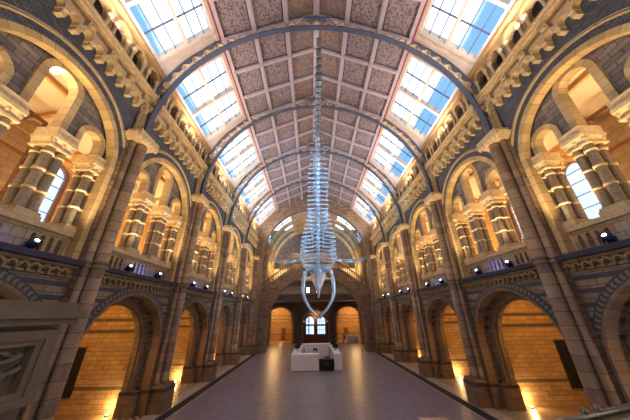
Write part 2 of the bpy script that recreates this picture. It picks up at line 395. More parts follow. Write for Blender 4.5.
for sg in (-1, 1):
    lo, hi = sorted((sg*2.38, sg*(HB-.5))); g.box(8.25, 8.7, lo, hi, .02, .86); g.box(8.22, 8.7, lo, hi, .86, 1.0)
    lo, hi = sorted((sg*2.12, sg*2.5)); g.box(8.7, 9.5, lo, hi, .02, 1.0)
ME_jamb = g.mesh('jamb_plinth', 'pierlow')
g = MB(); g.ring(0, 2.7, 2.52, 2.78, 8.35, 8.395, n=40, a0=20, a1=160)
ME_chev = g.mesh('patterned_arch_band', 'chev')
g = MB(); g.ring(0, 2.7, 2.42, 2.52, 8.31, 8.7, n=40, stilt=1.69)
ME_vb = g.mesh('arch_ring', 'vousbrown')
# gallery spandrel wall
lp = [(-HB, 5.95), (-2.45, 5.95)] + arcpts(0, 9.7, 2.45, 36)[::-1] + [(2.45, 5.95), (HB, 5.95), (HB, 14.1), (-HB, 14.1)]
g = MB(); g.prism([lp], 8.4, 8.8); ME_span = g.mesh('spandrel_wall', 'spandrel')
g = MB(); g.ring(0, 9.7, 2.28, 2.5, 8.34, 8.66, n=44, stilt=3.74); ME_goldarch = g.mesh('gold_arch', 'vousgold')
g = MB(); g.ring(0, 9.7, 2.78, 2.83, 8.33, 8.45, n=44, a0=12, a1=168); g.ring(0, 9.7, 2.88, 2.91, 8.35, 8.45, n=44, a0=14, a1=166); ME_line = g.mesh('arch_label_mould', 'gold')
# tympanum with three openings
hc, hs, us = .50, .40, 1.58
tl = arcpts(0, 9.7, 2.46, 40)          # right -> left over the top
outer = [(2.46, 9.9)] + [p for p in tl if p[1] > 9.92] + [(-2.46, 9.9)]
def notch(uc, hw, zs): return [(uc-hw, 9.9)] + arcpts(uc, zs, hw, 14)[::-1] + [(uc+hw, 9.9)]
outer += notch(-us, hs, 10.3) + notch(0, hc, 11.4) + notch(us, hs, 10.3)
g = MB(); g.prism([outer], 8.74, 8.98); ME_tymp = g.mesh('tympanum', 'tymp')
g = MB(); g.ring(0, 11.4, hc-.03, hc+.2, 8.66, 9.0, n=20, stilt=1.5); ME_tall = g.mesh('tall_arch_ring', 'vous')
g = MB(); g.ring(us, 10.3, hs-.03, hs+.17, 8.66, 9.0, n=16, stilt=.4); ME_low1 = g.mesh('low_arch_ring', 'vous')
g = MB(); g.ring(-us, 10.3, hs-.03, hs+.17, 8.66, 9.0, n=16, stilt=.4); ME_low2 = g.mesh('low_arch_ring', 'vous')
# partition between alcoves at the far pier of every bay, and outer aisle walls
g = MB(); g.box(9.5, 13.6, HB-.27, HB+.2, 0, 5.6); ME_part = g.mesh('alcove_partition', 'alcove')
g = MB(); g.box(13.5, 13.9, -HB, HB, 0, 6); ME_outg = g.mesh('alcove_outer_wall', 'alcove')
g = MB(); g.box(9.0, 13.6, -HB, HB, 5.6, 5.9); ME_ceil = g.mesh('alcove_ceiling', 'alcove')

for s in (-1, 1):
    rz = 0 if s < 0 else PI
    nm = 'wall_'+SN[s]
    for k, Yc in enumerate(BY):
        L = (0, Yc, 0)
        w = struct(nm, ME_ground, loc=L, rz=rz)
        addparts(w, [('inner_arch_order', ME_inner), ('arch_moulding', ME_moulding), ('patterned_arch_band', ME_chev), ('arch_ring', ME_vb), ('jamb_plinth', ME_jamb)])
        w = struct(nm, ME_span, loc=L, rz=rz)
        addparts(w, [('great_arch_ring', ME_goldarch), ('label_mould', ME_line)])
        w = struct(nm, ME_tymp, loc=L, rz=rz)
        addparts(w, [('tall_arch_ring', ME_tall), ('low_arch_ring', ME_low1), ('low_arch_ring', ME_low2)])
        struct(nm, ME_outg, loc=L, rz=rz); struct('ceiling', ME_ceil, loc=L, rz=rz)
for s in (-1, 1):
    for k, Yc in enumerate(BY):
        # partition always on the far side: mirror by hand for the right
        g = MB()
        if s < 0: g.box(9.5, 13.5, HB-.27, HB+.2, 0, 5.6)
        else: g.box(9.5, 13.5, -HB-.2, -HB+.27, 0, 5.6)
        struct('wall_'+SN[s], g.mesh('alcove_partition', 'alcove'), loc=(0, Yc, 0), rz=0 if s < 0 else PI)

# ---------- string course with little corbel arches, ledge above
g = MB(); g.box(8.05, 8.395, -HS, HS, 5.78, 5.95)
ME_ledge = g.mesh('ledge', 'ledge')
g = MB(); g.box(8.24, 8.395, -HS, HS, 5.68, 5.78); g.box(8.33, 8.395, -HS, HS, 5.40, 5.47)
for i in range(17): g.ring(-HS+.142+i*.284, 5.54, .07, .135, 8.22, 8.395, n=8)
ME_sc = g.mesh('string_arches', 'buff')
SB = []
for i in range(18):
    g = MB(); u = -HS+.001+i*.284
    g.frustum(8.31, max(-HS+.03, min(HS-.03, u)), 5.40, 5.62, .05, .025, .085, .035); SB.append(g.mesh('string_bracket', 'buff'))
# ---------- parapet of the gallery: wall with trefoil-like slots
ow = [(-2.27, 5.95), (2.27, 5.95), (2.27, 6.72), (-2.27, 6.72)]
holes = []
for gc in (-1.62, 0, 1.62):
    for j in (-1.5, -.5, .5, 1.5): holes.append([(gc+j*.26-.07, 6.1), (gc+j*.26+.07, 6.1)]+arcpts(gc+j*.26, 6.48, .07, 6))
g = MB(); g.prism([ow]+holes, 8.66, 8.92); ME_par = g.mesh('parapet_wall', 'buff')
g = MB(); g.box(8.58, 9.3, -2.3, 2.3, 6.72, 6.88); g.box(8.62, 8.96, -2.3, 2.3, 5.951, 6.04); ME_cop = g.mesh('parapet_coping', 'gold')
for s in (-1, 1):
    for k, Yc in enumerate(BY):
        loc, rz = sideloc(s, Yc, (-8.3, 0, 5.4))
        b = (-8.3, 0, 5.4)
        if k == 0 and s == -1:
            sm = [ME_ledge, ME_sc]+SB
            for x in sm: x.transform(Matrix.Translation(-Vector(b)))
            b2 = (-8.7, 0, 5.95); pm = [x.copy() for x in (ME_par, ME_cop)]
            for x in pm: x.transform(Matrix.Translation(-Vector(b2)))
        thing('string_course', [('ledge', sm[0], None, 'dark lead covered ledge'), ('arcaded_band', sm[1]), *[('bracket', x) for x in sm[2:]]], loc, rz,
              f'corbelled string course with dark ledge, {SN[s]} wall, {ORD[k]} bay', 'ledge', 'string courses under the galleries')
        loc, rz = sideloc(s, Yc, b2)
        thing('gallery_parapet', [('pierced_wall', pm[0]), ('coping', pm[1])], loc, rz,
              f'pierced buff stone parapet of the {SN[s]} gallery, {ORD[k]} bay', 'parapet', 'gallery parapets')

# ---------- gallery columns: clusters of four banded shafts
def column_parts(uc, wc, half=False):
    b = (-wc, uc, 6.88); d = .17
    B = MB(); B.box(wc-.36, wc+.36, uc-.36, uc+.36, 6.881, 7.0); B.box(wc-.33, wc+.33, uc-.33, uc+.33, 7.0, 7.1)
    parts = [('base', B.mesh('column_base', 'gold', b))]
    for dw in (-d, d):
        for du in (-d, d):
            g = MB(); g.lathe(wc+dw, uc+du, [(.17, 7.1), (.13, 7.17), (.13, 9.25)], 10)
            r = MB()
            for z in (7.75, 8.4, 9.0): r.lathe(wc+dw, uc+du, [(.13, z-.045), (.165, z-.03), (.165, z+.03), (.13, z+.045)], 10)
            parts.append(('shaft', g.mesh('shaft', 'shaftstone', b), [('shaft_ring', r.mesh('shaft_ring', 'gold', b))]))
    C = MB()
    C.frustum(wc, uc, 9.25, 9.5, .27, .27, .38, .38); C.box(wc-.36, wc+.36, uc-.36, uc+.36, 9.2, 9.27)
    for dw in (-.27, .27):
        for du in (-.27, 0, .27): C.lathe(wc+dw*1.1, uc+du*1.1, [(.03, 9.28), (.07, 9.36), (.09, 9.46), (.05, 9.5)], 6)
    parts.append(('capital', C.mesh('capital', 'gold', b)))
    A = MB(); A.box(wc-.42, wc+.42, uc-.37, uc+.37, 9.5, 9.62); A.box(wc-.38, wc+.38, uc-.36, uc+.36, 9.62, 9.899)
    parts.append(('abacus', A.mesh('abacus', 'gold', b)))
    return parts, b
CW = 8.93
POS = [(-2.22, 'half column beside the nearer pier'), (-.78, 'column on the near side of the tall arch'), (.78, 'column on the far side of the tall arch'), (2.22, 'half column beside the farther pier')]
cp = [column_parts(u, CW) for u, _ in POS]
for s in (-1, 1):
    for k, Yc in enumerate(BY):
        for i, (u, t) in enumerate(POS):
            parts, b = cp[i]
            loc, rz = sideloc(s, Yc, b)
            t2 = t if s < 0 else POS[3-i][1]
            thing('gallery_column', parts, loc, rz, f'banded cluster {t2}, {SN[s]} gallery, {ORD[k]} bay', 'column', 'gallery columns')

# ---------- great piers
def pier_parts():
    b = (-8.1, 0, 0)
    P = MB()
    P.frustum(7.98, 0, .02, .86, .42, .48, .40, .46); P.box(7.56, 8.395, -.49, .49, .86, 1.0); P.frustum(8.0, 0, 1.0, 1.16, .40, .47, .36, .42)
    parts = [('plinth', P.mesh('plinth', 'pierlow', b))]
    B = MB(); B.box(8.24, 8.395, -.42, .42, 1.16, 11.2); B.box(8.12, 8.3, -.27, .27, 1.16, 11.2)
    parts.append(('pilaster', B.mesh('pilaster', 'pier', b)))
    for u, w, r in ((0, 7.98, .21), (-.31, 8.15, .11), (.31, 8.15, .11)):
        g = MB(); g.lathe(w, u, [(r+.05, 1.16), (r+.05, 1.25), (r, 1.32), (r, 11.2)], 14)
        rr = MB()
        for z in (5.82, 5.98): rr.lathe(w, u, [(r, z-.06), (r+.06, z-.03), (r+.06, z+.03), (r, z+.06)], 14)
        parts.append(('shaft', g.mesh('pier_shaft', 'pierband', b), [('shaft_ring', rr.mesh('pier_ring', 'buff', b))]))
    C = MB(); C.frustum(8.03, 0, 11.2, 11.5, .30, .46, .36, .66)
    for u in (-.55, -.33, -.11, .11, .33, .55): C.lathe(7.74, u, [(.04, 11.22), (.09, 11.33), (.11, 11.45), (.05, 11.5)], 6)
    C.box(7.68, 8.33, -.60, .60, 11.5, 11.67)
    parts.append(('capital', C.mesh('pier_capital', 'gold', b)))
    T = MB(); T.box(8.16, 8.32, -.30, .30, 11.68, 12.85); T.box(8.22, 8.32, -.42, .42, 11.68, 12.85)
    parts.append(('upper_pilaster', T.mesh('upper_pilaster', 'buff', b)))
    return parts, b
pp, pb = pier_parts()
for s in (-1, 1):
    for k, Yp in enumerate(PY):
        loc, rz = sideloc(s, Yp, pb)
        thing('nave_pier', pp, loc, rz, f'tall shafted stone pier, {SN[s]} side of the nave, {PORD[k]} from the camera', 'pier', 'nave piers')

# ---------- corbel table and upper arcade
U = 6; PW = BL/U
def frieze_parts():
    b = (-8.3, 0, 12.9)
    A = MB(); A.box(8.3, 8.395, -HB, HB, 13.5, 13.86)
    for i in range(U*2-1):
        uc = -HB+PW*.5*(i+1)
        A.ring(uc, 13.22, .155, .25, 8.12, 8.395, n=10)
    parts = [('interlaced_arches', A.mesh('interlaced_arches', 'gold', b))]
    for i in range(U*2):
        uc = -HB+PW*.5*(i+.5)
        g = MB(); g.box(8.14, 8.395, uc-.075, uc+.075, 12.88, 13.08); g.box(8.08, 8.395, uc-.10, uc+.10, 13.08, 13.2)
        parts.append(('corbel', g.mesh('corbel', 'gold', b)))
    for i in range(U):
        uc = -HB+PW*(i+.5)
        g = MB(); g.box(8.1, 8.395, uc-.14, uc+.14, 13.50, 13.78); g.box(8.04, 8.2, uc-.07, uc+.07, 13.57, 13.71)
        parts.append(('boss', g.mesh('boss', 'gold', b)))
    L = MB(); L.box(8.0, 8.395, -HB, HB, 13.86, 14.0); L.box(7.92, 8.395, -HB, HB, 14.0, 14.1); L.box(8.15, 8.395, -HB, HB, 13.78, 13.86)
    parts.append(('cornice', L.mesh('cornice', 'gold', b)))
    return parts, b
fp, fb = frieze_parts()
def arcade_parts():
    b = (-8.3, 0, 14.1)
    lp = [(-HB, 14.1), (HB, 14.1), (HB, 15.75), (-HB, 15.75)]
    holes = []
    for i in range(U):
        uc = -HB+PW*(i+.5); holes.append([(uc-.30, 14.25), (uc+.30, 14.25)]+arcpts(uc, 15.1, .30, 12))
    g = MB(); g.prism([lp]+holes, 8.32, 8.55)
    parts = [('arcade_wall', g.mesh('arcade_wall', 'buff', b))]
    for i in range(U):
        uc = -HB+PW*(i+.5)
        g = MB(); g.ring(uc, 15.1, .28, .43, 8.16, 8.4, n=14)
        parts.append(('arch_hood', g.mesh('arch_hood', 'goldrail', b)))
    for i in range(U):
        for d in (-.17, .17):
            if i == 0 and d < 0: pass
            uc = -HB+PW*i+d
            if i == 0 and d < 0: uc = HB-.17
            g = MB(); g.lathe(8.24, uc, [(.11, 14.1), (.11, 14.2), (.065, 14.26), (.065, 14.86), (.12, 15.02), (.12, 15.12)], 8)
            parts.append(('colonnette', g.mesh('colonnette', 'gold', b)))
    g = MB(); g.box(8.08, 8.6, -HB, HB, 15.75, 15.9)
    parts.append(('gilded_rail', g.mesh('gilded_rail', 'goldrail', b)))
    return parts, b
ap, apb = arcade_parts()
for s in (-1, 1):
    for k, Yc in enumerate(BY):
        loc, rz = sideloc(s, Yc, fb)
        thing('corbel_frieze', fp, loc, rz, f'pale corbel frieze with interlaced arches, {SN[s]} wall, {ORD[k]} bay', 'frieze', 'corbel friezes under the roof')
        loc, rz = sideloc(s, Yc, apb)
        thing('roof_arcade', ap, loc, rz, f'row of small round arches under the skylights, {SN[s]} wall, {ORD[k]} bay', 'arcade', 'roof arcades')
# dark void behind the small arcade
for s in (-1, 1):
    g = MB(); g.box(9.1, 9.3, -6, YE, 14.1, 16.3); g.box(8.62, 9.1, -6, YE, 16.2, 16.3); g.box(8.6, 9.2, -6, YE, 14.0, 14.1)
    struct('wall_'+SN[s], g.mesh('roof_void_wall', 'spandrel'), loc=(0, 0 if s < 0 else YE-6, 0), rz=0 if s < 0 else PI)

# ---------- roof
XA, ZA = 8.3, 15.9          # skylight foot
XB, ZB = 5.6, 18.9          # skylight head / coffer foot
ZR = 21.5
def roofpt(t, sx):           # t 0..1 along skylight slope
    return (sx*(XA+(XB-XA)*t), ZA+(ZB-ZA)*t)
sl = math.hypot(XA-XB, ZB-ZA); nx, nz = (ZB-ZA)/sl, (XA-XB)/sl     # outward normal (for +x side)
def slab(mb, sx, u0, u1, t0, t1, h0, h1):       # box lying on the skylight slope; h = offset inward(-)/outward(+)
    p = []
    for h in (h0, h1):
        for t in (t0, t1):
            x, z = roofpt(t, sx)
            for u in (u0, u1): p.append((x+sx*nx*h, u, z+nz*h))
    mb.add(p, [(0, 1, 3, 2), (4, 6, 7, 5), (0, 2, 6, 4), (1, 5, 7, 3), (0, 4, 5, 1), (2, 3, 7, 6)])
def slab2(mb, sx, u0, u1, t0, t1, h0, h1, uvs=None):      # on the coffer slope, t 0 ridge .. 1 foot
    l = math.hypot(XB, ZR-ZB); ax, az = (ZR-ZB)/l, XB/l
    p = []
    for h in (h0, h1):
        for t in (t0, t1):
            x, z = sx*XB*t, ZR+(ZB-ZR)*t
            for u in (u0, u1): p.append((x+sx*ax*h, u, z+az*h))
    mb.add(p, [(0, 1, 3, 2), (4, 6, 7, 5), (0, 2, 6, 4), (1, 5, 7, 3), (0, 4, 5, 1), (2, 3, 7, 6)], uvs)
wn = 0
WB = BY
WU = 2.35
# one mesh set per side
def skylight_parts(sx):
    b = (sx*XA, 0, ZA)
    F = MB()
    for (u0, u1) in ((-HB, -WU), (WU, HB)): slab(F, sx, u0, u1, 0, 1, -.02, .35)
    slab(F, sx, -HB, HB, -.04, .08, -.06, .35); slab(F, sx, -HB, HB, .92, 1.02, -.06, .35)
    for u in (-WU, WU): slab(F, sx, u-.06, u+.06, .05, .95, -.1, .4)
    slab(F, sx, -.07, .07, .05, .95, -.08, .3)
    slab(F, sx, -WU, WU, .49, .525, -.06, .3)
    fr = F.mesh('skylight_frame', 'timber', b)
    G = MB()
    for u in (-WU*.5, WU*.5): slab(G, sx, u-.02, u+.02, .05, .95, .1, .2)
    for t in (.20, .35, .65, .80): slab(G, sx, -WU, WU, t-.004, t+.004, .1, .18)
    gb = G.mesh('glazing_bars', 'iron', b)
    P = MB(); slab(P, sx, -WU, WU, .04, .96, .2, .215)
    pn = P.mesh('glass_panes', 'glass', b)
    return fr, gb, pn, b
sk = {s: skylight_parts(s) for s in (-1, 1)}
for s in (-1, 1):
    for k, Yc in enumerate([PY[0]-HB]+BY):
        wn += 1
        fr, gb, pn, b = sk[s]
        w = struct(f'window_{wn}', fr, loc=(b[0], Yc, b[2])); addparts(w, [('glazing_bars', gb), ('glass_panes', pn)])
# coffered ceiling
NC = 3
def coffer_meshes():
    P = MB(); 
    for sx in (-1, 1):
        for c in range(NC):
            P.cur = 1 if c == 0 else 0
            for r in range(3):
                u0 = -HB+BL/3*r; u1 = u0+BL/3
                q = [(0, 0), (1, 0), (1, 1), (0, 1)]
                slab2(P, sx, u0, u1, c/NC, (c+1)/NC, .06, .3, [[(a+c*1+r*3, bb+sx*4) for a, bb in ((0, 0), (1, 0), (1, 1), (0, 1))]]*6)
    panel = P.mesh('coffer_panels', ['coffA', 'coffB'])
    B = MB()
    for sx in (-1, 1):
        for r in range(3):
            u = -HB+BL/3*r
            slab2(B, sx, u-.12, u+.12, 0, 1, -.1, .08); slab2(B, sx, u-.05, u+.05, 0, 1, -.15, -.1)
        for c in (1, 2): slab2(B, sx, -HB, HB, c/NC-.022, c/NC+.022, -.1, .08); slab2(B, sx, -HB, HB, c/NC-.008, c/NC+.008, -.15, -.1)
        slab2(B, sx, -HB, HB, 0, .035, -.1, .08)
        slab2(B, sx, -HB, HB, .965, 1.0, -.12, .08)
    beams = B.mesh('beam_grid', 'beam')
    R = MB()
    for sx in (-1, 1): slab2(R, sx, -HB, HB, 1.0, 1.012, -.14, .1)
    return panel, beams, R.mesh('red_line', 'red')
pnl, bms, rl = coffer_meshes()
for k, Yc in enumerate([PY[0]-HB]+BY):
    c = struct('ceiling', pnl, loc=(0, Yc, 0)); addparts(c, [('beam_grid', bms), ('red_line', rl)])

# ---------- roof trusses
def truss_parts():
    b = (0, 0, 11.7)
    zc = 12.2
    def rt(a): return 8.66+.3*max(0, math.sin(a))**6
    B = MB('end'); 
    # lower chord
    pts = [(8.0*math.cos(a), zc+8.0*math.sin(a)) for a in [math.radians(i*3) for i in range(61)]]
    for f0, f1, r0, r1 in ((-.13, .13, 7.97, 8.04), (-.03, .03, 8.0, 8.15)):
        B.ring(0, zc, r0, r1, f0, f1, n=60, stilt=.52 if r1 > 8.1 or True else 0)
    low = B.mesh('lower_chord', 'iron', b)
    T = MB('end')
    for i in range(50):
        a0 = math.radians(10+i*3.2); a1 = math.radians(10+(i+1)*3.2)
        q = []
        for a in (a0, a1):
            for r in (rt(a)-.09, rt(a)):
                for y in (-.12, .12): q.append((r*math.cos(a), y, zc+r*math.sin(a)))
        T.add(q, [(0, 1, 3, 2), (4, 6, 7, 5), (0, 2, 6, 4), (1, 5, 7, 3), (0, 4, 5, 1), (2, 3, 7, 6)])
    top = T.mesh('upper_chord', 'iron', b)
    Z = MB('end'); n = 60
    for i in range(n):
        a0 = math.radians(10+160*i/n); a1 = math.radians(10+160*(i+1)/n)
        if i % 2: p = (8.1, a0, rt(a1)-.05, a1)
        else: p = (rt(a0)-.05, a0, 8.1, a1)
        Z.tube((p[0]*math.cos(p[1]), 0, zc+p[0]*math.sin(p[1])), (p[2]*math.cos(p[3]), 0, zc+p[2]*math.sin(p[3])), .07, n=5)
    lat = Z.mesh('lattice', 'irontan', b)
    return [('lower_chord', low), ('upper_chord', top), ('lattice', lat, None, 'gilded zigzag lattice')], b
tp, tb = truss_parts()
for k, Yp in enumerate(PY[:5]):
    thing('roof_truss', tp, (0, Yp, tb[2]), 0, f'arched blue iron roof truss with gilded lattice, {PORD[k]} from the camera', 'roof truss', 'arched roof trusses')

# ---------- gallery interiors
WY = [6.5, 10.5, 14.5, 18.5, 22.5, 26.5, 30.5]
for s in (-1, 1):
    rz = 0 if s < 0 else PI
    g = MB(); g.box(9.3, 13.9, -1, YE, 5.9, 6.0); struct('floor', g.mesh('gallery_floor', 'gwood'), loc=(0, 0 if s < 0 else YE-1, 0), rz=rz)
    yy = WY if s < 0 else [YE-1-y for y in WY]
    holes = [archhole(y, .58, 11.0, 7.6) for y in yy]
    g = MB(); g.prism([[(-1, 5.9), (YE, 5.9), (YE, 13.0), (-1, 13.0)]]+holes, 13.5, 13.9)
    w = struct('wall_'+SN[s], g.mesh('gallery_outer_wall', 'amber'), loc=(0, 0 if s < 0 else YE-1, 0), rz=rz)
    g = MB(); g.box(13.38, 13.5, -1, YE, 12.0, 12.4); g.box(13.42, 13.5, -1, YE, 7.1, 7.25)
    for y in yy: g.ring(y, 11.0, .66, .84, 13.4, 13.5, n=14, stilt=3.4)
    addparts(w, [('window_surround', g.mesh('window_surround', 'gwood'))])
    # sloping boarded ceiling with beams
    g = MB()
    g.add([(-8.8, -1, 13.95), (-13.9, -1, 12.7), (-13.9, YE, 12.7), (-8.8, YE, 13.95), (-8.8, -1, 14.1), (-13.9, -1, 12.85), (-13.9, YE, 12.85), (-8.8, YE, 14.1)],
          [(0, 1, 2, 3), (7, 6, 5, 4), (0, 4, 5, 1), (1, 5, 6, 2), (2, 6, 7, 3), (3, 7, 4, 0)])
    c = struct('ceiling', g.mesh('gallery_ceiling', 'timber'), loc=(0, 0 if s < 0 else YE-1, 0), rz=rz)
    g = MB()
    for i in range(12):
        y = -1+.6+i*2.9
        g.add([(-8.8, y-.07, 13.75), (-13.5, y-.07, 12.6), (-13.5, y+.07, 12.6), (-8.8, y+.07, 13.75), (-8.8, y-.07, 13.95), (-13.5, y-.07, 12.8), (-13.5, y+.07, 12.8), (-8.8, y+.07, 13.95)],
              [(0, 1, 2, 3), (7, 6, 5, 4), (0, 4, 5, 1), (1, 5, 6, 2), (2, 6, 7, 3), (3, 7, 4, 0)])
    g.box(11.1, 11.25, -1, YE, 13.15, 13.35)
    addparts(c, [('ceiling_beams', g.mesh('ceiling_beams', 'gwood'))])
    for i, y in enumerate(WY):
        wn += 1
        F = MB()
        F.ring(0, 11.0, .50, .58, 13.6, 13.72, n=14, stilt=3.4)
        F.box(13.6, 13.72, -.58, .58, 7.6, 7.68)
        f = F.mesh('lancet_frame', 'wood', (-13.65, 0, 7.6))
        G = MB()
        for z in (8.3, 9.0, 9.7, 10.4, 11.0): G.box(13.64, 13.68, -.52, .52, z-.02, z+.02)
        gb2 = G.mesh('lead_bars', 'iron', (-13.65, 0, 7.6))
        P = MB(); P.prism([archhole(0, .54, 11.0, 7.62)], 13.655, 13.665)
        pn2 = P.mesh('stained_panes', 'winglass', (-13.65, 0, 7.6))
        w = struct(f'window_{wn}', f, loc=(s*13.65, y, 7.6), rz=rz); addparts(w, [('lead_bars', gb2), ('stained_panes', pn2)])
# end walls behind the camera so light behaves like a closed hall
g = MB('end'); g.box(-6.4, -6.0, -14, 14, 0, 22); struct('wall_back', g.mesh('back_wall', 'tymp'))

# ---------- far end: transverse arch, bridge, deep bay, doors
g = MB('end')
g.prism([[(-8.4, 0), (-7.4, 0)] + arcpts(0, 11.6, 7.4, 48)[::-1] + [(7.4, 0), (8.4, 0), (8.4, 15.9), (XB+.3, 19.0), (0, 21.7), (-XB-.3, 19.0), (-8.4, 15.9)]], YE+.1, YE+.75)
w = struct('wall_far', g.mesh('end_arch_wall', 'pier'))
g = MB('end'); g.ring(0, 11.6, 7.35, 7.75, YE-.02, YE+.78, n=60, stilt=11.5)
addparts(w, [('great_end_arch', g.mesh('great_end_arch', 'vousbrown'))])
g = MB('end')
YF = 43.4
# bridge
top = [(-7.3, 7.2), (-4.4, 9.4), (-3.4, 10.0), (3.4, 10.0), (4.4, 9.4), (7.3, 7.2)]
out_ = [(-7.3, 0), (-6.35, 0)] + arcpts(0, 3.0, 6.35, 40)[::-1] + [(6.35, 0), (7.3, 0)] + top[::-1]
g.prism([out_], YE+.8, YE+2.6); bb = (0, YE+1.5, 0)
body = g.mesh('bridge_body', 'pier', bb)
g = MB('end'); g.ring(0, 3.0, 6.2, 6.5, YE+.66, YE+1.0, n=48, stilt=2.99); r1 = g.mesh('ring', 'vousbrown', bb)
g = MB('end'); g.ring(0, 3.0, 6.5, 6.85, YE+.72, YE+.95, n=48, a0=28, a1=152); r2 = g.mesh('ring', 'vousbrown', bb)
thing('stone_bridge', [('bridge_body', body), ('arch_ring', r1), ('arch_ring', r2)], bb, 0, 'brown stone arched bridge spanning the far end of the nave', 'bridge')
def along(mb, p, q, w0, w1, z0, z1):
    mb.add([mb.P(x, z+dz, w) for (x, z) in (p, q) for w in (w0, w1) for dz in (z0, z1)], [(0, 1, 3, 2), (4, 6, 7, 5), (0, 4, 5, 1), (2, 3, 7, 6), (0, 2, 6, 4), (1, 5, 7, 3)])
cpn = MB('end'); foot = MB('end'); segs = list(zip(top[:-1], top[1:]))
for p, q in segs: along(cpn, p, q, YE+.85, YE+1.15, .85, 1.0); along(foot, p, q, YE+.85, YE+1.15, .0, .12)
bb = (0, YE+1.0, 9.8)
parts = [('coping', cpn.mesh('coping', 'pier', bb)), ('bottom_rail', foot.mesh('bottom_rail', 'pier', bb))]
for p, q in segs:
    n = max(1, int((Vector(q)-Vector(p)).length/.36))
    for i in range(n):
        t = (i+.5)/n; x = p[0]+(q[0]-p[0])*t; z = p[1]+(q[1]-p[1])*t
        b = MB('end'); b.tube((x, YE+1.0, z+.1), (x, YE+1.0, z+.88), .085, .06, 6); parts.append(('baluster', b.mesh('baluster', 'buff', bb)))
thing('bridge_balustrade', parts, bb, 0, 'brown balustrade stepping up over the arched bridge', 'balustrade')
# deep bay: side walls, ribs, barrel roof with glass flanks
for s in (-1, 1):
    g = MB(); g.box(8.4, 8.9, YE+.76, YF+.6, 0, 14.5); struct('wall_'+SN[s], g.mesh('deep_bay_wall', 'pier'), loc=(0, 0 if s < 0 else YE+.7+YF, 0), rz=0 if s < 0 else PI)
g = MB('end'); g.ring(0, 11.5, 7.6, 7.8, YE+.7, YF, a0=62, a1=118, n=16); struct('ceiling', g.mesh('vault_crown', 'timber'))
g = MB('end'); g.ring(0, 11.5, 7.6, 8.0, YE+.7, YF, a0=0, a1=22, n=6); g.ring(0, 11.5, 7.6, 8.0, YE+.7, YF, a0=158, a1=180, n=6); struct('ceiling', g.mesh('vault_haunch', 'pier'))
for s in (-1, 1):
    wn += 1
    a0, a1 = ((22, 62) if s > 0 else (118, 158))
    g = MB('end'); 
    for y in [YE+.9+i*1.28 for i in range(9)]: g.ring(0, 11.5, 7.62, 7.72, y-.04, y+.04, a0=a0, a1=a1, n=8)
    for a in (a0, a0+13, a0+27, a1): g.ring(0, 11.5, 7.62, 7.74, YE+.7, YF, a0=a-.4, a1=a+.4, n=1)
    f = struct(f'window_{wn}', g.mesh('vault_window_frame', 'iron'))
    g = MB('end'); g.ring(0, 11.5, 7.7, 7.72, YE+.7, YF, a0=a0, a1=a1, n=8); addparts(f, [('glass_panes', g.mesh('panes', 'glass'))])
for i, (y, r) in enumerate(((35.5, 7.15), (38.2, 7.1), (41.2, 7.05))):
    g = MB('end'); g.ring(0, 11.5, r, r+.44, y-.25, y+.25, n=48, stilt=11.49)
    o = obj('vault_rib', g.mesh('vault_rib', 'vousgold', (0, y, 0)), loc=(0, y, 0)); setp(o, ['gold-lit arched rib beyond the bridge, nearest of the three', 'gold-lit arched rib beyond the bridge, middle of the three', 'gold-lit arched rib beyond the bridge, farthest of the three'][i], 'rib', 'arched ribs beyond the bridge')
# end wall
oc = [(-8.39, 0), (-7.85, 0)] + arcpts(-5.8, 3.35, 2.05, 24)[::-1] + [(-3.75, 0), (-1.95, 0)] + arcpts(.1, 2.75, 2.05, 24)[::-1] + [(2.15, 0), (3.6, 0)] + arcpts(5.65, 3.35, 2.05, 24)[::-1] + [(7.7, 0), (8.39, 0), (8.39, 19.3), (-8.39, 19.3)]
up_h = [archhole(x, .8, 13.2, 11.6) for x in (-5.6, -3.4, 3.4, 5.6)]
g = MB('end'); g.prism([oc]+up_h, YF, YF+.6)
w = struct('wall_far', g.mesh('end_wall', 'tymp'))
g = MB('end')
for xc, zs in ((-5.8, 3.35), (5.65, 3.35), (.1, 2.75)): g.ring(xc, zs, 2.05, 2.4, YF-.1, YF+.2, n=30, stilt=zs-.01)
addparts(w, [('end_arch_rings', g.mesh('end_arch_rings', 'vousbrown'))])
g = MB('end'); g.box(YF+.7, YF+.9, -8.39, 8.39, 9.0, 19.3); struct('wall_far', g.mesh('lit_loft_wall', 'amber'))
# two balconies in the deep bay
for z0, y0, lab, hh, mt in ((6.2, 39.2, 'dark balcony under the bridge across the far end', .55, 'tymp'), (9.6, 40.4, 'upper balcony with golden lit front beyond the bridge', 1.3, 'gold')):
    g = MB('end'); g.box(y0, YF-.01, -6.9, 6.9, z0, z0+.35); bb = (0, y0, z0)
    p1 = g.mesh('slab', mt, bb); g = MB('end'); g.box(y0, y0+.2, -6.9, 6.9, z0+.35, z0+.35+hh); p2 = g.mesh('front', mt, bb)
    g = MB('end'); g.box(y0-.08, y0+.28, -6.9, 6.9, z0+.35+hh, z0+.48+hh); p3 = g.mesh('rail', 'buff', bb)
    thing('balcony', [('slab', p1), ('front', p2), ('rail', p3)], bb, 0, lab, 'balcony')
for x, side in ((-1.1, 'left'), (.42, 'right')):
    bb = (x, 39.3, 7.23)
    g = MB('end'); g.tube((x, 39.3, 7.23), (x, 39.3, 7.45), .09, .05, 8); a = g.mesh('stand', 'iron', bb)
    g = MB('end'); g.tube((x, 39.3, 7.45), (x, 39.3, 8.15), .17, .22, 8); b_ = g.mesh('lantern', 'coolglow', bb)
    thing('lantern', [('stand', a), ('lantern_glass', b_, None, 'glowing white lantern glass')], bb, 0, f'bright white lantern on the dark balcony, {side} of the pair', 'lantern', 'lanterns on the balcony')
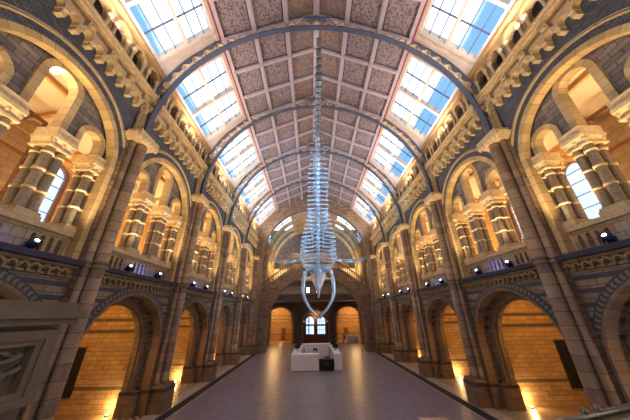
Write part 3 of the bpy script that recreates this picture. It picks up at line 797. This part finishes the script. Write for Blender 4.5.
# central doors in an oak screen
for i, xc in enumerate((-.85, 1.05)):
    F = MB('end')
    oh = archhole(xc, .66, 3.25, 2.72, 14); rh = [(xc-.62, 1.3), (xc+.62, 1.3), (xc+.62, 2.5), (xc-.62, 2.5)]
    F.prism([[(xc-.95, 0), (xc+.95, 0), (xc+.95, 3.3)]+arcpts(xc, 3.3, .95, 16)[1:-1]+[(xc-.95, 3.3)], oh, rh], YF+.2, YF+.32)
    bb = (xc, YF+.2, 0)
    d = struct(f'door_{i+1}', F.mesh('oak_door', 'wood', bb), loc=bb)
    G = MB('end'); G.box(YF+.22, YF+.29, xc-.66, xc+.66, 2.7, 2.76)
    for dx in (-.3, 0, .3): G.box(YF+.22, YF+.29, xc+dx-.02, xc+dx+.02, 1.3, 2.5); G.box(YF+.22, YF+.29, xc+dx-.02, xc+dx+.02, 2.72, 3.75)
    G.box(YF+.22, YF+.29, xc-.62, xc+.62, 1.88, 1.93); G.box(YF+.22, YF+.29, xc-.66, xc+.66, 3.2, 3.25)
    P = MB('end'); P.prism([oh], YF+.25, YF+.26); P.prism([rh], YF+.25, YF+.26)
    H = MB('end'); H.tube((xc+.5, YF+.14, 1.0), (xc+.5, YF+.14, 1.22), .025, n=6)
    addparts(d, [('glazing_bars', G.mesh('glazing_bars', 'wood', bb)), ('door_glass', P.mesh('door_glass', 'winglass', bb)), ('handle', H.mesh('handle', 'goldrail', bb))])
F = MB('end'); F.box(YF+.15, YF+.4, -1.96, -1.79, 0, 3.1); F.box(YF+.15, YF+.4, 1.99, 2.16, 0, 3.1); struct('trim_5', F.mesh('door_jambs', 'wood'))
F = MB('end'); F.prism([[(-1.95, 3.0)]+[(.1+2.05*math.cos(a), 2.75+2.05*math.sin(a)) for a in [math.radians(173-i*8.3) for i in range(21)]]+[(2.15, 3.0), (2.0, 3.3)]+arcpts(1.05, 3.3, .95, 14)+arcpts(-.85, 3.3, .95, 14)[0:]+[(-1.8, 3.3)]], YF+.3, YF+.42)
struct('wall_far', F.mesh('door_tympanum', 'alcove'))
# side porches with rear walls
for s, xc in ((-1, -5.8), (1, 5.65)):
    nm = SN[s]
    g = MB('end'); g.prism([[(xc-3.2, 0), (xc+3.2, 0), (xc+3.2, 6.2), (xc-3.2, 6.2)], [(xc-.35, .02), (xc+.45, .02), (xc+.45, 2.0), (xc-.35, 2.0)]], 48.4, 48.7)
    w = struct('wall_far', g.mesh('porch_rear_wall', 'alcove'))
    g = MB('end'); g.ring(xc+.05, 3.0, 1.1, 1.4, 48.25, 48.45, n=20); g.box(48.2, 48.45, xc-3.1, xc+3.1, 2.85, 3.0)
    addparts(w, [('blind_arch', g.mesh('blind_arch', 'pier'))])
    g = MB('end'); g.box(YF+.6, 48.4, xc-3.3, xc-3.1, 0, 6.2); g.box(YF+.6, 48.4, xc+3.1, xc+3.3, 0, 6.2); struct('wall_far', g.mesh('porch_side_walls', 'alcove'))
    g = MB('end'); g.ring(xc, 3.2, 3.1, 3.3, YF+.6, 48.4, n=16); struct('ceiling', g.mesh('porch_vault', 'alcove'))
    g = MB('end'); g.box(48.35, 48.42, xc-.35, xc+.45, 0.02, 2.0); bb = (xc, 48.4, 0)
    wn += 1; struct(f'door_{3 if s<0 else 4}', g.mesh('porch_door', 'wood', bb), loc=bb)
    light('porch_lamp', 'POINT', (xc-1.2*s*-1, 45.8, 4.4), 330, WARM, .25)
    light('porch_floor_lamp', 'POINT', (xc, 44.6, .5), 10, (1, .7, .3), .2)
light('door_lamp', 'POINT', (.1, YF-.3, 4.0), 45, (1, .5, .15), .1)
light('loft_lamp', 'AREA', (0, 42.3, 14.5), 350, GOLD, 8, (0, .3, -1))
for x in (-5.5, 5.5): light('balcony_lamp', 'AREA', (x, 37.4, 10.6), 240, GOLD, 2, (0, .9, .4))
light('underbridge_lamp', 'AREA', (0, 37.5, 6.0), 15, GOLD, 5, (0, .2, -1))

# ---------- reception island
def island():
    bb = (-.1, 25.8, 0); z = 1.2; P_ = []
    def blk(n, x0, x1, y0, y1, z0, z1, mt='white', sub=None, lab=None):
        g = MB('end'); g.box(y0, y1, x0, x1, z0, z1); P_.append((n, g.mesh(n, mt, bb), sub, lab))
    blk('front_counter', -2.2, .1, 22.7, 23.5, .04, z)
    blk('front_counter', 1.38, 2.0, 22.7, 23.5, .04, z)
    blk('side_counter', -2.2, -1.5, 23.5, 29, .04, z); blk('side_counter', 1.4, 2.0, 23.5, 29, .04, z)
    blk('back_counter', -2.2, 2.0, 29, 29.6, .04, z+.12)
    blk('inner_screen', -1.3, -.05, 27.6, 27.75, .04, z+.22); blk('inner_screen', .05, 1.2, 27.6, 27.75, .04, z+.22)
    blk('dark_kick_board', -2.15, 1.95, 22.75, 29.5, 0, .05, 'dark')
    h = MB('end'); h.box(22.96, 23.0, .58, .62, .3, .55); h.box(22.96, 23.0, .84, .88, .3, .55)
    g = MB('end'); g.box(23.0, 23.3, .1, .72, .04, .78); P_.append(('cabinet_door', g.mesh('cabinet_door', 'black', bb), [('handle', h.mesh('handle', 'steel', bb))], 'black cabinet door'))
    g = MB('end'); g.box(23.0, 23.3, .74, 1.38, .04, .78); P_.append(('cabinet_door', g.mesh('cabinet_door', 'black', bb), None, 'black cabinet door'))
    thing('reception_desk', P_, bb, 0, 'large white reception counter island in the middle of the nave floor', 'desk')
island()
def monitor(x, y, rz, lab):
    g = MB('end'); g.box(-.1, .1, -.13, .13, 0, .02); a = g.mesh('monitor_base', 'black')
    g = MB('end'); g.box(-.02, .02, -.03, .03, .02, .2); b = g.mesh('monitor_stand', 'black')
    g = MB('end'); g.box(-.03, .03, -.32, .32, .14, .52); c = g.mesh('monitor_screen', 'leather')
    thing('monitor', [('base', a), ('stand', b), ('screen', c)], (x, y, 1.2), rz, lab, 'monitor', 'monitors on the reception island')
monitor(-1.8, 25.2, .9, 'black monitor on the left counter, nearer one'); monitor(-1.8, 27.6, .8, 'black monitor on the left counter, farther one')
monitor(1.7, 25.2, -.9, 'black monitor on the right counter, nearer one'); monitor(1.7, 27.6, -.8, 'black monitor on the right counter, farther one')
def chair(x, y, rz, lab):
    g = MB('end'); g.box(-.24, .24, -.25, .25, .45, .53); a = g.mesh('seat', 'leather')
    g = MB('end'); g.box(.2, .27, -.23, .23, .6, 1.28); b = g.mesh('backrest', 'leather')
    g = MB('end'); g.tube((0, 0, .12), (0, 0, .45), .03); g.tube((0, .22, .5), (0, .24, .65), .025); c = g.mesh('post', 'black')
    pr = [('seat', a), ('backrest', b), ('post', c)]
    for i in range(5):
        t = 2*PI*i/5; g = MB('end'); g.tube((0, 0, .12), (.28*math.cos(t), .28*math.sin(t), .05), .025, .02); g.tube((.28*math.cos(t), .28*math.sin(t)-.02, .03), (.28*math.cos(t), .28*math.sin(t)+.02, .03), .03); pr.append(('leg', g.mesh('leg', 'black')))
    thing('office_chair', pr, (x, y, 0), rz, lab, 'chair', 'office chairs inside the reception island')
chair(-1.0, 26.1, 1.6, 'black swivel chair inside the island by the left counter'); chair(.95, 26.2, -1.6, 'black swivel chair inside the island by the right counter')
g = MB('end'); g.box(26.6, 27.0, -.35, .05, .04, 1.2); a = g.mesh('terminal_case', 'black', (-.15, 26.8, .04)); g = MB('end'); g.box(26.57, 26.6, -.27, -.05, .75, 1.05); b = g.mesh('terminal_screen', 'white', (-.15, 26.8, .04))
thing('ticket_terminal', [('case', a), ('screen', b, None, 'pale screen')], (-.15, 26.8, 0.0), 0, 'black upright terminal with pale screen inside the island', 'terminal')
# distant desk
bb = (5.7, 43.1, 0); g = MB('end'); g.box(42.9, 43.5, 5.0, 6.95, 0, 1.05); a = g.mesh('body', 'white', bb)
g = MB('end'); g.box(43.5, 43.8, 4.5, 6.0, 1.05, 1.3); g.box(43.5, 43.8, 4.5, 4.75, 0, 1.05); b = g.mesh('frame', 'timber', bb)
thing('ticket_desk', [('counter', a), ('back_frame', b)], bb, 0, 'small pale desk standing in the right hand far archway', 'desk')

# ---------- hanging black panels in the alcoves
for s in (-1, 1):
    for k, Yc in enumerate(BY[1:], 1):
        y = PY[k+1]-.31
        xp = 12.8 if s > 0 else 12.45; bb = (s*xp, y, .7)
        g = MB('end'); g.box(y-.05, y+.03, s*xp-.29, s*xp+.29, .7, 2.8); a = g.mesh('panel', 'black', bb)
        g = MB('end'); g.box(y-.06, y+.035, s*xp-.31, s*xp+.31, 2.8, 2.86); b = g.mesh('top_rail', 'steel', bb)
        thing('hanging_panel', [('panel', a), ('top_rail', b)], bb, 0, f'tall black panel on the brick wall of the {SN[s]} alcove, {["","nearest visible","second","third","last"][k]} arch', 'panel', 'black alcove panels')

# ---------- stair parapets in the foreground
bb = (-5.2, 4.0, 0); g = MB(); g.box(5.12, 5.6, 1.5, 4.80, 0, 4.10); a = g.mesh('pedestal_body', 'ped', bb)
g = MB(); g.prism([[(2.2, 2.95), (4.78, 2.95), (4.78, 4.02), (2.2, 4.02)], [(2.5, 3.08), (4.58, 3.08), (4.58, 3.88), (2.5, 3.88)]], 4.93, 5.119)
g.prism([[(2.45, 3.03), (4.63, 3.03), (4.63, 3.93), (2.45, 3.93)], [(2.62, 3.16), (4.48, 3.16), (4.48, 3.80), (2.62, 3.80)]], 4.96, 5.119); b = g.mesh('panel_frame', 'ped', bb)
g = MB(); g.box(4.86, 5.7, 1.4, 4.96, 4.10, 4.2); g.box(4.80, 5.75, 1.35, 5.04, 4.2, 4.32); g.box(4.9, 5.7, 1.4, 4.92, 4.32, 4.46); c = g.mesh('coping', 'ped', bb)
random.seed(3); g = MB()
for i in range(34):        # carved foliage in low relief
    u = 2.8+random.random()*1.55; z = 3.24+random.random()*.48; an = random.random()*PI
    pts = [(-5.09+.08*math.sin(PI*t), u+.22*(t-.5)*math.cos(an)+.06*math.sin(5*t), z+.16*(t-.5)*math.sin(an)+.05*math.cos(4*t)) for t in [j/6 for j in range(7)]]
    g.path(pts, [.015, .03, .04, .045, .035, .025, .01], 6)
d = g.mesh('carving', 'ped', bb)
thing('stair_pedestal', [('body', a), ('panel_frame', b), ('coping', c), ('carved_relief', d)], bb, 0, 'grey brown stone pedestal with carved framed panel at the left edge', 'pedestal')
def parapet(p, q, lab, zb=1.6, knobs=()):
    bb = ((p[0]+q[0])/2, (p[1]+q[1])/2, 0); P0 = Vector(p); Q0 = Vector(q); d = (Q0-P0).normalized(); n_ = Vector((-d.y, d.x, 0)).normalized()
    def bar(mb, h0, h1, t):
        vs = []
        for c in (P0, Q0):
            for sgn in (-1, 1):
                for h in (h0, h1): vs.append(c+n_*t*sgn+Vector((0, 0, h)))
        mb.add(vs, [(0, 1, 3, 2), (4, 6, 7, 5), (0, 2, 6, 4), (1, 5, 7, 3), (0, 4, 5, 1), (2, 3, 7, 6)])
    g = MB('end'); bar(g, -3.0, -.1, .08); a = g.mesh('parapet_wall', 'pier', bb)
    g = MB('end'); bar(g, -.1, -.03, .12); g.path([P0, Q0], .035, 10); b = g.mesh('handrail', 'steelwarm', bb)
    pr = [('wall', a), ('handrail', b)]
    for t in knobs:
        c = P0.lerp(Q0, t); g = MB('end'); g.path([c+Vector((0, 0, x)) for x in (.0, .03, .06, .09)], [.02, .035, .035, .015], 10); pr.append(('knob', g.mesh('knob', 'steelwarm', bb)))
    thing('stair_parapet', pr, bb, 0, lab, 'parapet', 'stair parapets in the foreground')
parapet((-2.88, 2.62, 3.35), (-1.5, 2.45, 3.17), 'stone stair parapet with worn rail at the bottom left')
parapet((.95, 3.15, 2.95), (4.2, 3.4, 3.30), 'stone stair parapet with metal handrail at the bottom right', knobs=(.52, .57))
bb = (2.12, 6.0, 0); g = MB('end'); g.box(5.75, 6.25, 1.87, 2.37, 0, 2.05); a = g.mesh('post', 'pier', bb); g = MB('end'); g.box(5.7, 6.3, 1.82, 2.42, 2.05, 2.18); b = g.mesh('cap', 'gold', bb)
thing('newel_post', [('post', a), ('cap', b)], bb, 0, 'square stone newel post with pale cap at the bottom edge', 'newel post')

# ---------- spotlights on the ledges
def spot_parts():
    b = (-8.42, 0, 5.95)
    g = MB(); g.box(8.36, 8.5, -.12, .12, 5.951, 5.99); a = g.mesh('foot', 'black', b)
    g = MB(); g.box(8.40, 8.46, -.15, -.13, 5.96, 6.2); g.box(8.40, 8.46, .13, .15, 5.96, 6.2); c = g.mesh('yoke', 'black', b)
    g = MB(); g.tube((-8.52, 0, 6.1), (-8.3, 0, 6.26), .12, .13, 12); d = g.mesh('housing', 'black', b)
    g = MB(); g.tube((-8.3, 0, 6.26), (-8.29, 0, 6.268), .055, n=12); e_ = g.mesh('lens', 'coolglow', b)
    return [('foot', a), ('yoke', c), ('housing', d, [('lens', e_, None, 'bright white lens')])], b
spp, spb = spot_parts()
for s in (-1, 1):
    for k, Yc in enumerate(BY):
        for j, u in enumerate((-1.0, 1.1)):
            loc, rz = sideloc(s, Yc, (spb[0], u*-s if False else (u if s < 0 else -u), spb[2]))
            thing('spotlight', spp, loc, rz+(.5 if s > 0 else -.5)*(1 if u < 0 else .4), f'small black spotlight on the {SN[s]} ledge, {ORD[k]} bay, {["nearer","farther"][j]} one', 'spotlight', 'spotlights on the gallery ledges')

# ---------- glazed timber screens in the nearest gallery bays
for s in (-1, 1):
    bb = (s*12.3, 5.4, 6.0); g = MB('end'); pr = []
    for y in (2.7, 4.05, 5.4, 6.75, 8.1): g = MB('end'); g.box(y-.05, y+.05, s*12.3-.06, s*12.3+.06, 6.0, 12.2); pr.append(('mullion', g.mesh('mullion', 'wood', bb)))
    for z in (6.05, 8.6, 10.4, 12.2): g = MB('end'); g.box(2.65, 8.15, s*12.3-.07, s*12.3+.07, z-.05, z+.05); pr.append(('crossbar', g.mesh('crossbar', 'wood', bb)))
    g = MB('end'); g.box(2.7, 8.1, s*12.3-.01, s*12.3+.01, 6.1, 12.15); pr.append(('glass_pane', g.mesh('glass_pane', 'winglass', bb)))
    thing('glazed_screen', pr, bb, 0, f'dark framed glazed timber screen at the back of the {SN[s]} gallery, nearest bay', 'screen')

# ---------- star bright lamp in the nearest tall arches
for s, (y, z) in ((-1, (5.3, 11.76)), (1, (5.0, 11.95))):
    bb = (s*8.92, y, z)
    g = MB('end'); g.tube(bb, (bb[0], bb[1], bb[2]+.12), .05, .02, 8); a = g.mesh('holder', 'iron', bb)
    g = MB('end'); g.path([(bb[0], bb[1], bb[2]-h) for h in (0, .03, .07, .1)], [.05, .09, .09, .04], 10); c = g.mesh('bulb', 'lampglow', bb)
    if s < 0: thing('lamp', [('holder', a), ('bulb', c, None, 'dazzling warm bulb')], bb, 0, 'dazzling starburst lamp at the head of the nearest tall arch, left', 'lamp')
# floor uplights at the alcove jambs
for s in (-1, 1):
    for k, Yc in enumerate(BY):
        x, y = s*10.0, PY[k+1]-.55
        g = MB('end'); g.tube((x, y, .02), (x, y, .08), .09, .09, 10); a = g.mesh('housing', 'black', (x, y, .02)); g = MB('end'); g.tube((x, y, .08), (x, y, .1), .05, .05, 10); c = g.mesh('lens', 'lampglow', (x, y, .02))
        thing('floor_uplight', [('housing', a), ('lens', c, None, 'glowing warm lens')], (x, y, .02), 0, f'tiny glowing uplight on the floor of the {SN[s]} alcove, {ORD[k]} bay', 'lamp', 'floor uplights in the alcoves')

# ---------- lights of the hall
for s in (-1, 1):
    for k, Yc in enumerate(BY):
        light('alcove_uplight', 'POINT', (s*10.0, PY[k+1]-.6, .35), 38, (1, .66, .26), .08)
        light('alcove_lamp', 'AREA', (s*11.2, Yc-.6, 5.3), 110, (1, .52, .15), 1.5, (0, .55, -1))
        light('gallery_lamp', 'AREA', (s*11.3, Yc, 7.0), 260, (1, .66, .26), 1.6, (0, 0, 1))
        light('gallery_ceiling_lamp', 'POINT', (s*11.3, Yc, 11.6), 90, (1, .60, .22), .25)
        for u in (-1.9, 1.9):
            light('ledge_flood', 'SPOT', (s*7.75, Yc+u, 6.25), 800, GOLD, .12, (s*.20, -u*.10, 1), math.radians(75), .8)
        # wide floods on the opposite ledge wash the upper wall
        light('cross_flood', 'SPOT', (-s*7.6, Yc-2.0, 6.4), 1250, (1, .85, .70), .25, (s*16, 2.5, 5.6), math.radians(54), .9)
        light('ledge_blue_strip', 'AREA', (s*8.15, Yc, 6.6), 16, (.12, .2, 1), .5, (0, 0, -1))
        light('cornice_flood', 'AREA', (s*8.8, Yc, 14.3), 9, (1, .6, .25), .8, (-s*.4, 0, 1))
        light('ceiling_wash', 'AREA', (s*7.5, Yc, 14.4), 215, (1, .88, .90), 1.2, (-s*.7, 0, 1))

# ---------- blue whale skeleton
ctl = [(8.8, 19.3), (10.4, 18.75), (12.4, 18.1), (14.4, 16.7), (16.1, 14.7), (17.6, 12.6), (19.0, 10.4), (20.2, 8.7), (20.8, 7.9)]
def cr(t):
    n = len(ctl)-1; t = max(0, min(n-1e-6, t*n)); i = int(t); f = t-i
    p = [ctl[max(0, min(n, i+j-1))] for j in range(4)]
    return tuple(.5*((2*p[1][c])+(-p[0][c]+p[2][c])*f+(2*p[0][c]-5*p[1][c]+4*p[2][c]-p[3][c])*f*f+(-p[0][c]+3*p[1][c]-3*p[2][c]+p[3][c])*f**3) for c in (0, 1))
smp = [cr(i/400) for i in range(401)]; cum = [0]
for a, b in zip(smp[:-1], smp[1:]): cum.append(cum[-1]+math.hypot(b[0]-a[0], b[1]-a[1]))
TL = cum[-1]
def at(sd):
    sd = max(0, min(TL-.001, sd)); i = max(j for j in range(400) if cum[j] <= sd); f = (sd-cum[i])/(cum[i+1]-cum[i])
    p = Vector((0, smp[i][0]+(smp[i+1][0]-smp[i][0])*f, smp[i][1]+(smp[i+1][1]-smp[i][1])*f))
    t = Vector((0, smp[i+1][0]-smp[i][0], smp[i+1][1]-smp[i][1])).normalized()
    return p, t
WX = .12
root = obj('blue_whale_skeleton', None, loc=(WX, 20.2, 8.7)); setp(root, 'giant whale skeleton diving head down from the roof over the nave', 'skeleton')
RB = Vector((WX, 20.2, 8.7))
def bone(name, mb, mt='bone', parent=root, label=None):
    me = mb.mesh(name, mt, (0, 0, 0)); me.transform(Matrix.Translation(-(RB-Vector((WX, 0, 0))))); o = obj(name, me, parent)
    if label: o['label'] = label
    return o
def lerp(x, tab):
    for (a, va), (b, vb) in zip(tab[:-1], tab[1:]):
        if x <= b: return va+(vb-va)*(x-a)/(b-a)
    return tab[-1][1]
NV = 46; sd = 0; vv = []
for i in range(NV):
    q = i/(NV-1)
    vv.append((q**.92)*TL)
X1 = Vector((1, 0, 0))
NEURAL = [(0, .03), (.15, .10), (.4, .42), (.6, .50), (.8, .42), (1, .25)]
TRANS = [(0, .05), (.12, .14), (.28, .22), (.4, .5), (.52, .80), (.66, .88), (.74, .8), (.82, .55), (1, .4)]
RAD = [(0, .15), (.15, .22), (.4, .19), (.7, .19), (1, .17)]
for i, s_ in enumerate(vv):
    p, t = at(s_); q = s_/TL; nd = Vector((0, -t.z, t.y)); nd = nd if nd.y > 0 else -nd    # dorsal: away from the viewer and up
    gap = (vv[min(i+1, NV-1)]-vv[max(i-1, 0)])/2*(1 if 0 < i < NV-1 else 2)
    r = lerp(q, RAD); m = MB('end')
    h = gap*.40
    m.path([p-t*h, p-t*h*.8, p, p+t*h*.8, p+t*h], [r*.9, r*1.08, r*.86, r*1.08, r*.9], 8)
    # neural spine leaning backwards
    ne = lerp(q, NEURAL); m.path([p+nd*r*.8, p+nd*(r+ne*.6)-t*.08, p+nd*(r+ne)-t*.16], [.06+.05*q, .05, .07], 6, 1.6, X1)
    te = lerp(q, TRANS)
    if te > .1:
        for sx in (-1, 1):
            pw = h*.66
            sw = (-.25 if q < .45 else .05)*te
            m.path([p+X1*sx*r*.7, p+X1*sx*(r+te*.45)*.9+t*sw*.4, p+X1*sx*te*.92+t*sw*.8, p+X1*sx*te+t*sw], [pw*.8, pw*.5, pw*.95, pw*.7], 8, .45, t)
    if q < .72 and i % 1 == 0 and q > .05:    # chevron bones below the tail
        if q < .45: m.path([p-nd*r*.9, p-nd*(r+ne*.5)-t*.05, p-nd*(r+ne*.8)-t*.1], [.05, .04, .05], 6)
    bone('vertebra', m, 'bonetail' if q < .13 else 'bonemid' if q < .36 else 'bone')  # bone colour gets darker in steps towards the tail tip
# ribs: 15 pairs curving to the belly side
for j in range(15):
    s_ = TL*(.71+.0192*j); p, t = at(s_); nd = Vector((0, -t.z, t.y)); nd = nd if nd.y > 0 else -nd
    f = j/14; wd = lerp(f, [(0, .80), (.2, 1.05), (.45, 1.38), (.8, 1.50), (1, 1.25)]); dp = lerp(f, [(0, .9), (.4, 1.7), (.8, 1.9), (1, 1.2)])
    for sx in (-1, 1):
        pts = []
        for a in [math.radians(x) for x in (8, 28, 50, 75, 100, 122, 142)]:
            pts.append(p+X1*sx*(.18+(wd-.18)*math.sin(a))-nd*(dp*.5*(1-math.cos(a))) - t*(.5*(a/2.5)**1.5)*(.6))
        m = MB('end'); m.path(pts, [.06, .065, .07, .07, .065, .055, .045], 6, .8); bone('rib', m, 'bone')
# skull
p, t = at(TL); nd = Vector((0, -t.z, t.y)); nd = nd if nd.y > 0 else -nd
sk0 = Vector((0, 20.9, 7.95)); D = Vector((0, .20, -1)).normalized(); ND = Vector((0, 1, .20)).normalized()
def sp_(x, a, n=0): return sk0+X1*x+D*a+ND*n
m = MB('end')
# cranium: broad back with condyles and wing-like squamosals
m.path([sp_(-1.05, .15), sp_(-.75, .0, .1), sp_(-.3, -.05, .25), sp_(.3, -.05, .25), sp_(.75, .0, .1), sp_(1.05, .15)], [.16, .26, .34, .34, .26, .16], 12, 1.0)
m.path([sp_(-.95, .1), sp_(-1.12, .35, -.1), sp_(-1.15, .62, -.2)], [.2, .19, .12], 10)
m.path([sp_(.95, .1), sp_(1.12, .35, -.1), sp_(1.15, .62, -.2)], [.2, .19, .12], 10)
m.path([sp_(0, -.2, .1), sp_(0, .3, .2), sp_(0, .7, .15)], [.3, .45, .3], 12)
bone('cranium', m, 'bone', label='broad pale cranium')
m = MB('end')      # rostrum: long tapering triangle
n = 10; vs = []
for i in range(n+1):
    a = .3+2.2*i/n; w = lerp(i/n, [(0, .84), (.3, .58), (.6, .28), (.8, .13), (1, .05)]); b = .2+.28*math.sin(PI*i/n*.8)
    for (x, nn) in ((-w, 0), (-w*.5, .1+b*.2), (0, .18+b*.3), (w*.5, .1+b*.2), (w, 0), (w*.5, -.06), (0, -.16), (-w*.5, -.06)): vs.append(sp_(x, a, nn))
m.add(vs, [(i*8+j, i*8+(j+1) % 8, (i+1)*8+(j+1) % 8, (i+1)*8+j) for i in range(n) for j in range(8)], smooth=True)
m.add(vs[:8]+vs[-8:], [tuple(range(8)), tuple(range(8, 16))])
bone('rostrum', m, 'bonedark', label='long tapering brownish rostrum')
m = MB('end'); m.path([sp_(0, .4, -.16), sp_(0, 1.4, -.22), sp_(0, 2.2, -.14)], [.07, .09, .04], 8); bone('vomer', m, 'bone')
for sx in (-1, 1):
    pts = []; rr = []
    for i in range(15):
        q = i/14; x = lerp(q, [(0, 1.12), (.2, 1.28), (.42, 1.34), (.6, 1.18), (.8, .72), (.93, .26), (1, .05)])
        pts.append(sp_(sx*x, .35+3.65*q**1.02, -.55*math.sin(PI*q*.55))); rr.append(lerp(q, [(0, .12), (.15, .14), (.5, .11), (1, .07)]))
    m = MB('end'); m.path(pts, rr, 10, 1.3, ND); bone('mandible', m, 'bone')
    # scapula, arm and finger bones
    m = MB('end'); c = sk0+X1*sx*1.3+Vector((0, -.5, .75))
    vs = [c+Vector((sx*-.05, 0, -.1)), c+Vector((sx*-.35, .0, .75)), c+Vector((0, -.05, .95)), c+Vector((sx*.3, -.05, .75)), c+Vector((sx*.12, 0, -.1))]
    m.add(vs+[v+Vector((0, .08, 0)) for v in vs], [(0, 1, 2, 3, 4), (9, 8, 7, 6, 5)]+[(i, (i+1) % 5, 5+(i+1) % 5, 5+i) for i in range(5)]); bone('scapula', m)
    c0 = c+Vector((0, 0, -.1)); e1 = c0+Vector((sx*.75, 0, -.12)); w1 = e1+Vector((sx*.95, .05, -.02)); 
    m = MB('end'); m.path([c0, c0.lerp(e1, .5), e1], [.17, .10, .14], 8); bone('humerus', m)
    for dz in (.09, -.09):
        m = MB('end'); a, b = e1+Vector((0, 0, dz)), w1+Vector((0, 0, dz*.9)); m.path([a, a.lerp(b, .5), b], [.085, .06, .08], 8); bone('radius' if dz > 0 else 'ulna', m)
    for f_ in range(4):
        dz = (.13, .05, -.04, -.13)[f_]; L_ = (1.1, 1.45, 1.3, .8)[f_]
        m = MB('end'); a = w1+Vector((sx*.05, 0, dz)); k = 5
        pts = []; rr = []
        for i in range(k*2+1):
            q = i/(k*2); pts.append(a+Vector((sx*L_*q, .05*q, dz*.3*q+.22*q*q))); rr.append((.055 if i % 2 == 0 else .032)*(1-.5*q))
        m.path(pts, rr, 6); bone('finger_bones', m)
# suspension cables
CB = [((0, .15), .15, 1, None), ]
ci = 0
for q, sx in ((.18, -1), (.18, 1), (.42, -1), (.42, 1), (.62, -1), (.62, 1), (.8, -1), (.8, 1), (.97, -1), (.97, 1)):
    p, t = at(TL*q); a = p+Vector((WX+sx*.12, .0, .1)); zt = 18.95; k = min(range(5), key=lambda j: abs(PY[j]-a.y)); 
    th = math.acos(sx*3.6/8.05); b = Vector((sx*3.6, PY[k], 12.2+8.05*math.sin(th)-.03))
    g = MB('end'); g.tube(a, b, .012, n=5); me = g.mesh('cable', 'cable', tuple(a)); o = obj('suspension_cable', me, loc=tuple(a))
    setp(o, f'thin steel cable from the roof truss to the whale {["tail tip","tail","lower back","rib cage","shoulders"][ci//2]}, {"left" if sx<0 else "right"}', 'cable', 'whale suspension cables'); ci += 1
# spotlights thrown on the whale from the galleries (cool blue)
for (x, y, z, e_) in ((-7.6, 11.5, 6.4, 3600), (7.6, 11.5, 6.4, 5000), (7.6, 5.6, 6.4, 4200), (-7.6, 5.6, 6.4, 2000)):
    tgt = Vector((0, 17.5, 12.5)); l = Vector((x, y, z)); light('whale_spot', 'SPOT', l, e_, (.30, .64, 1), .15, tgt-l, math.radians(42), .7)
for (x, y, z, e_, c_) in ((-7.6, 17.4, 6.4, 900, (1, .84, .82)), (7.6, 17.4, 6.4, 1500, (.66, .78, 1)), (7.4, 11.6, 6.4, 1300, (.5, .7, 1))):
    tgt = Vector((0, 20.8, 6.8)); l = Vector((x, y, z)); light('skull_spot', 'SPOT', l, e_, c_, .12, tgt-l, math.radians(50), .7)
light('landing_fill', 'POINT', (-1.0, -1.5, 7.5), 130, (1, .72, .42), .4)  # added warm fill behind the camera, brightens the dim foreground pedestal
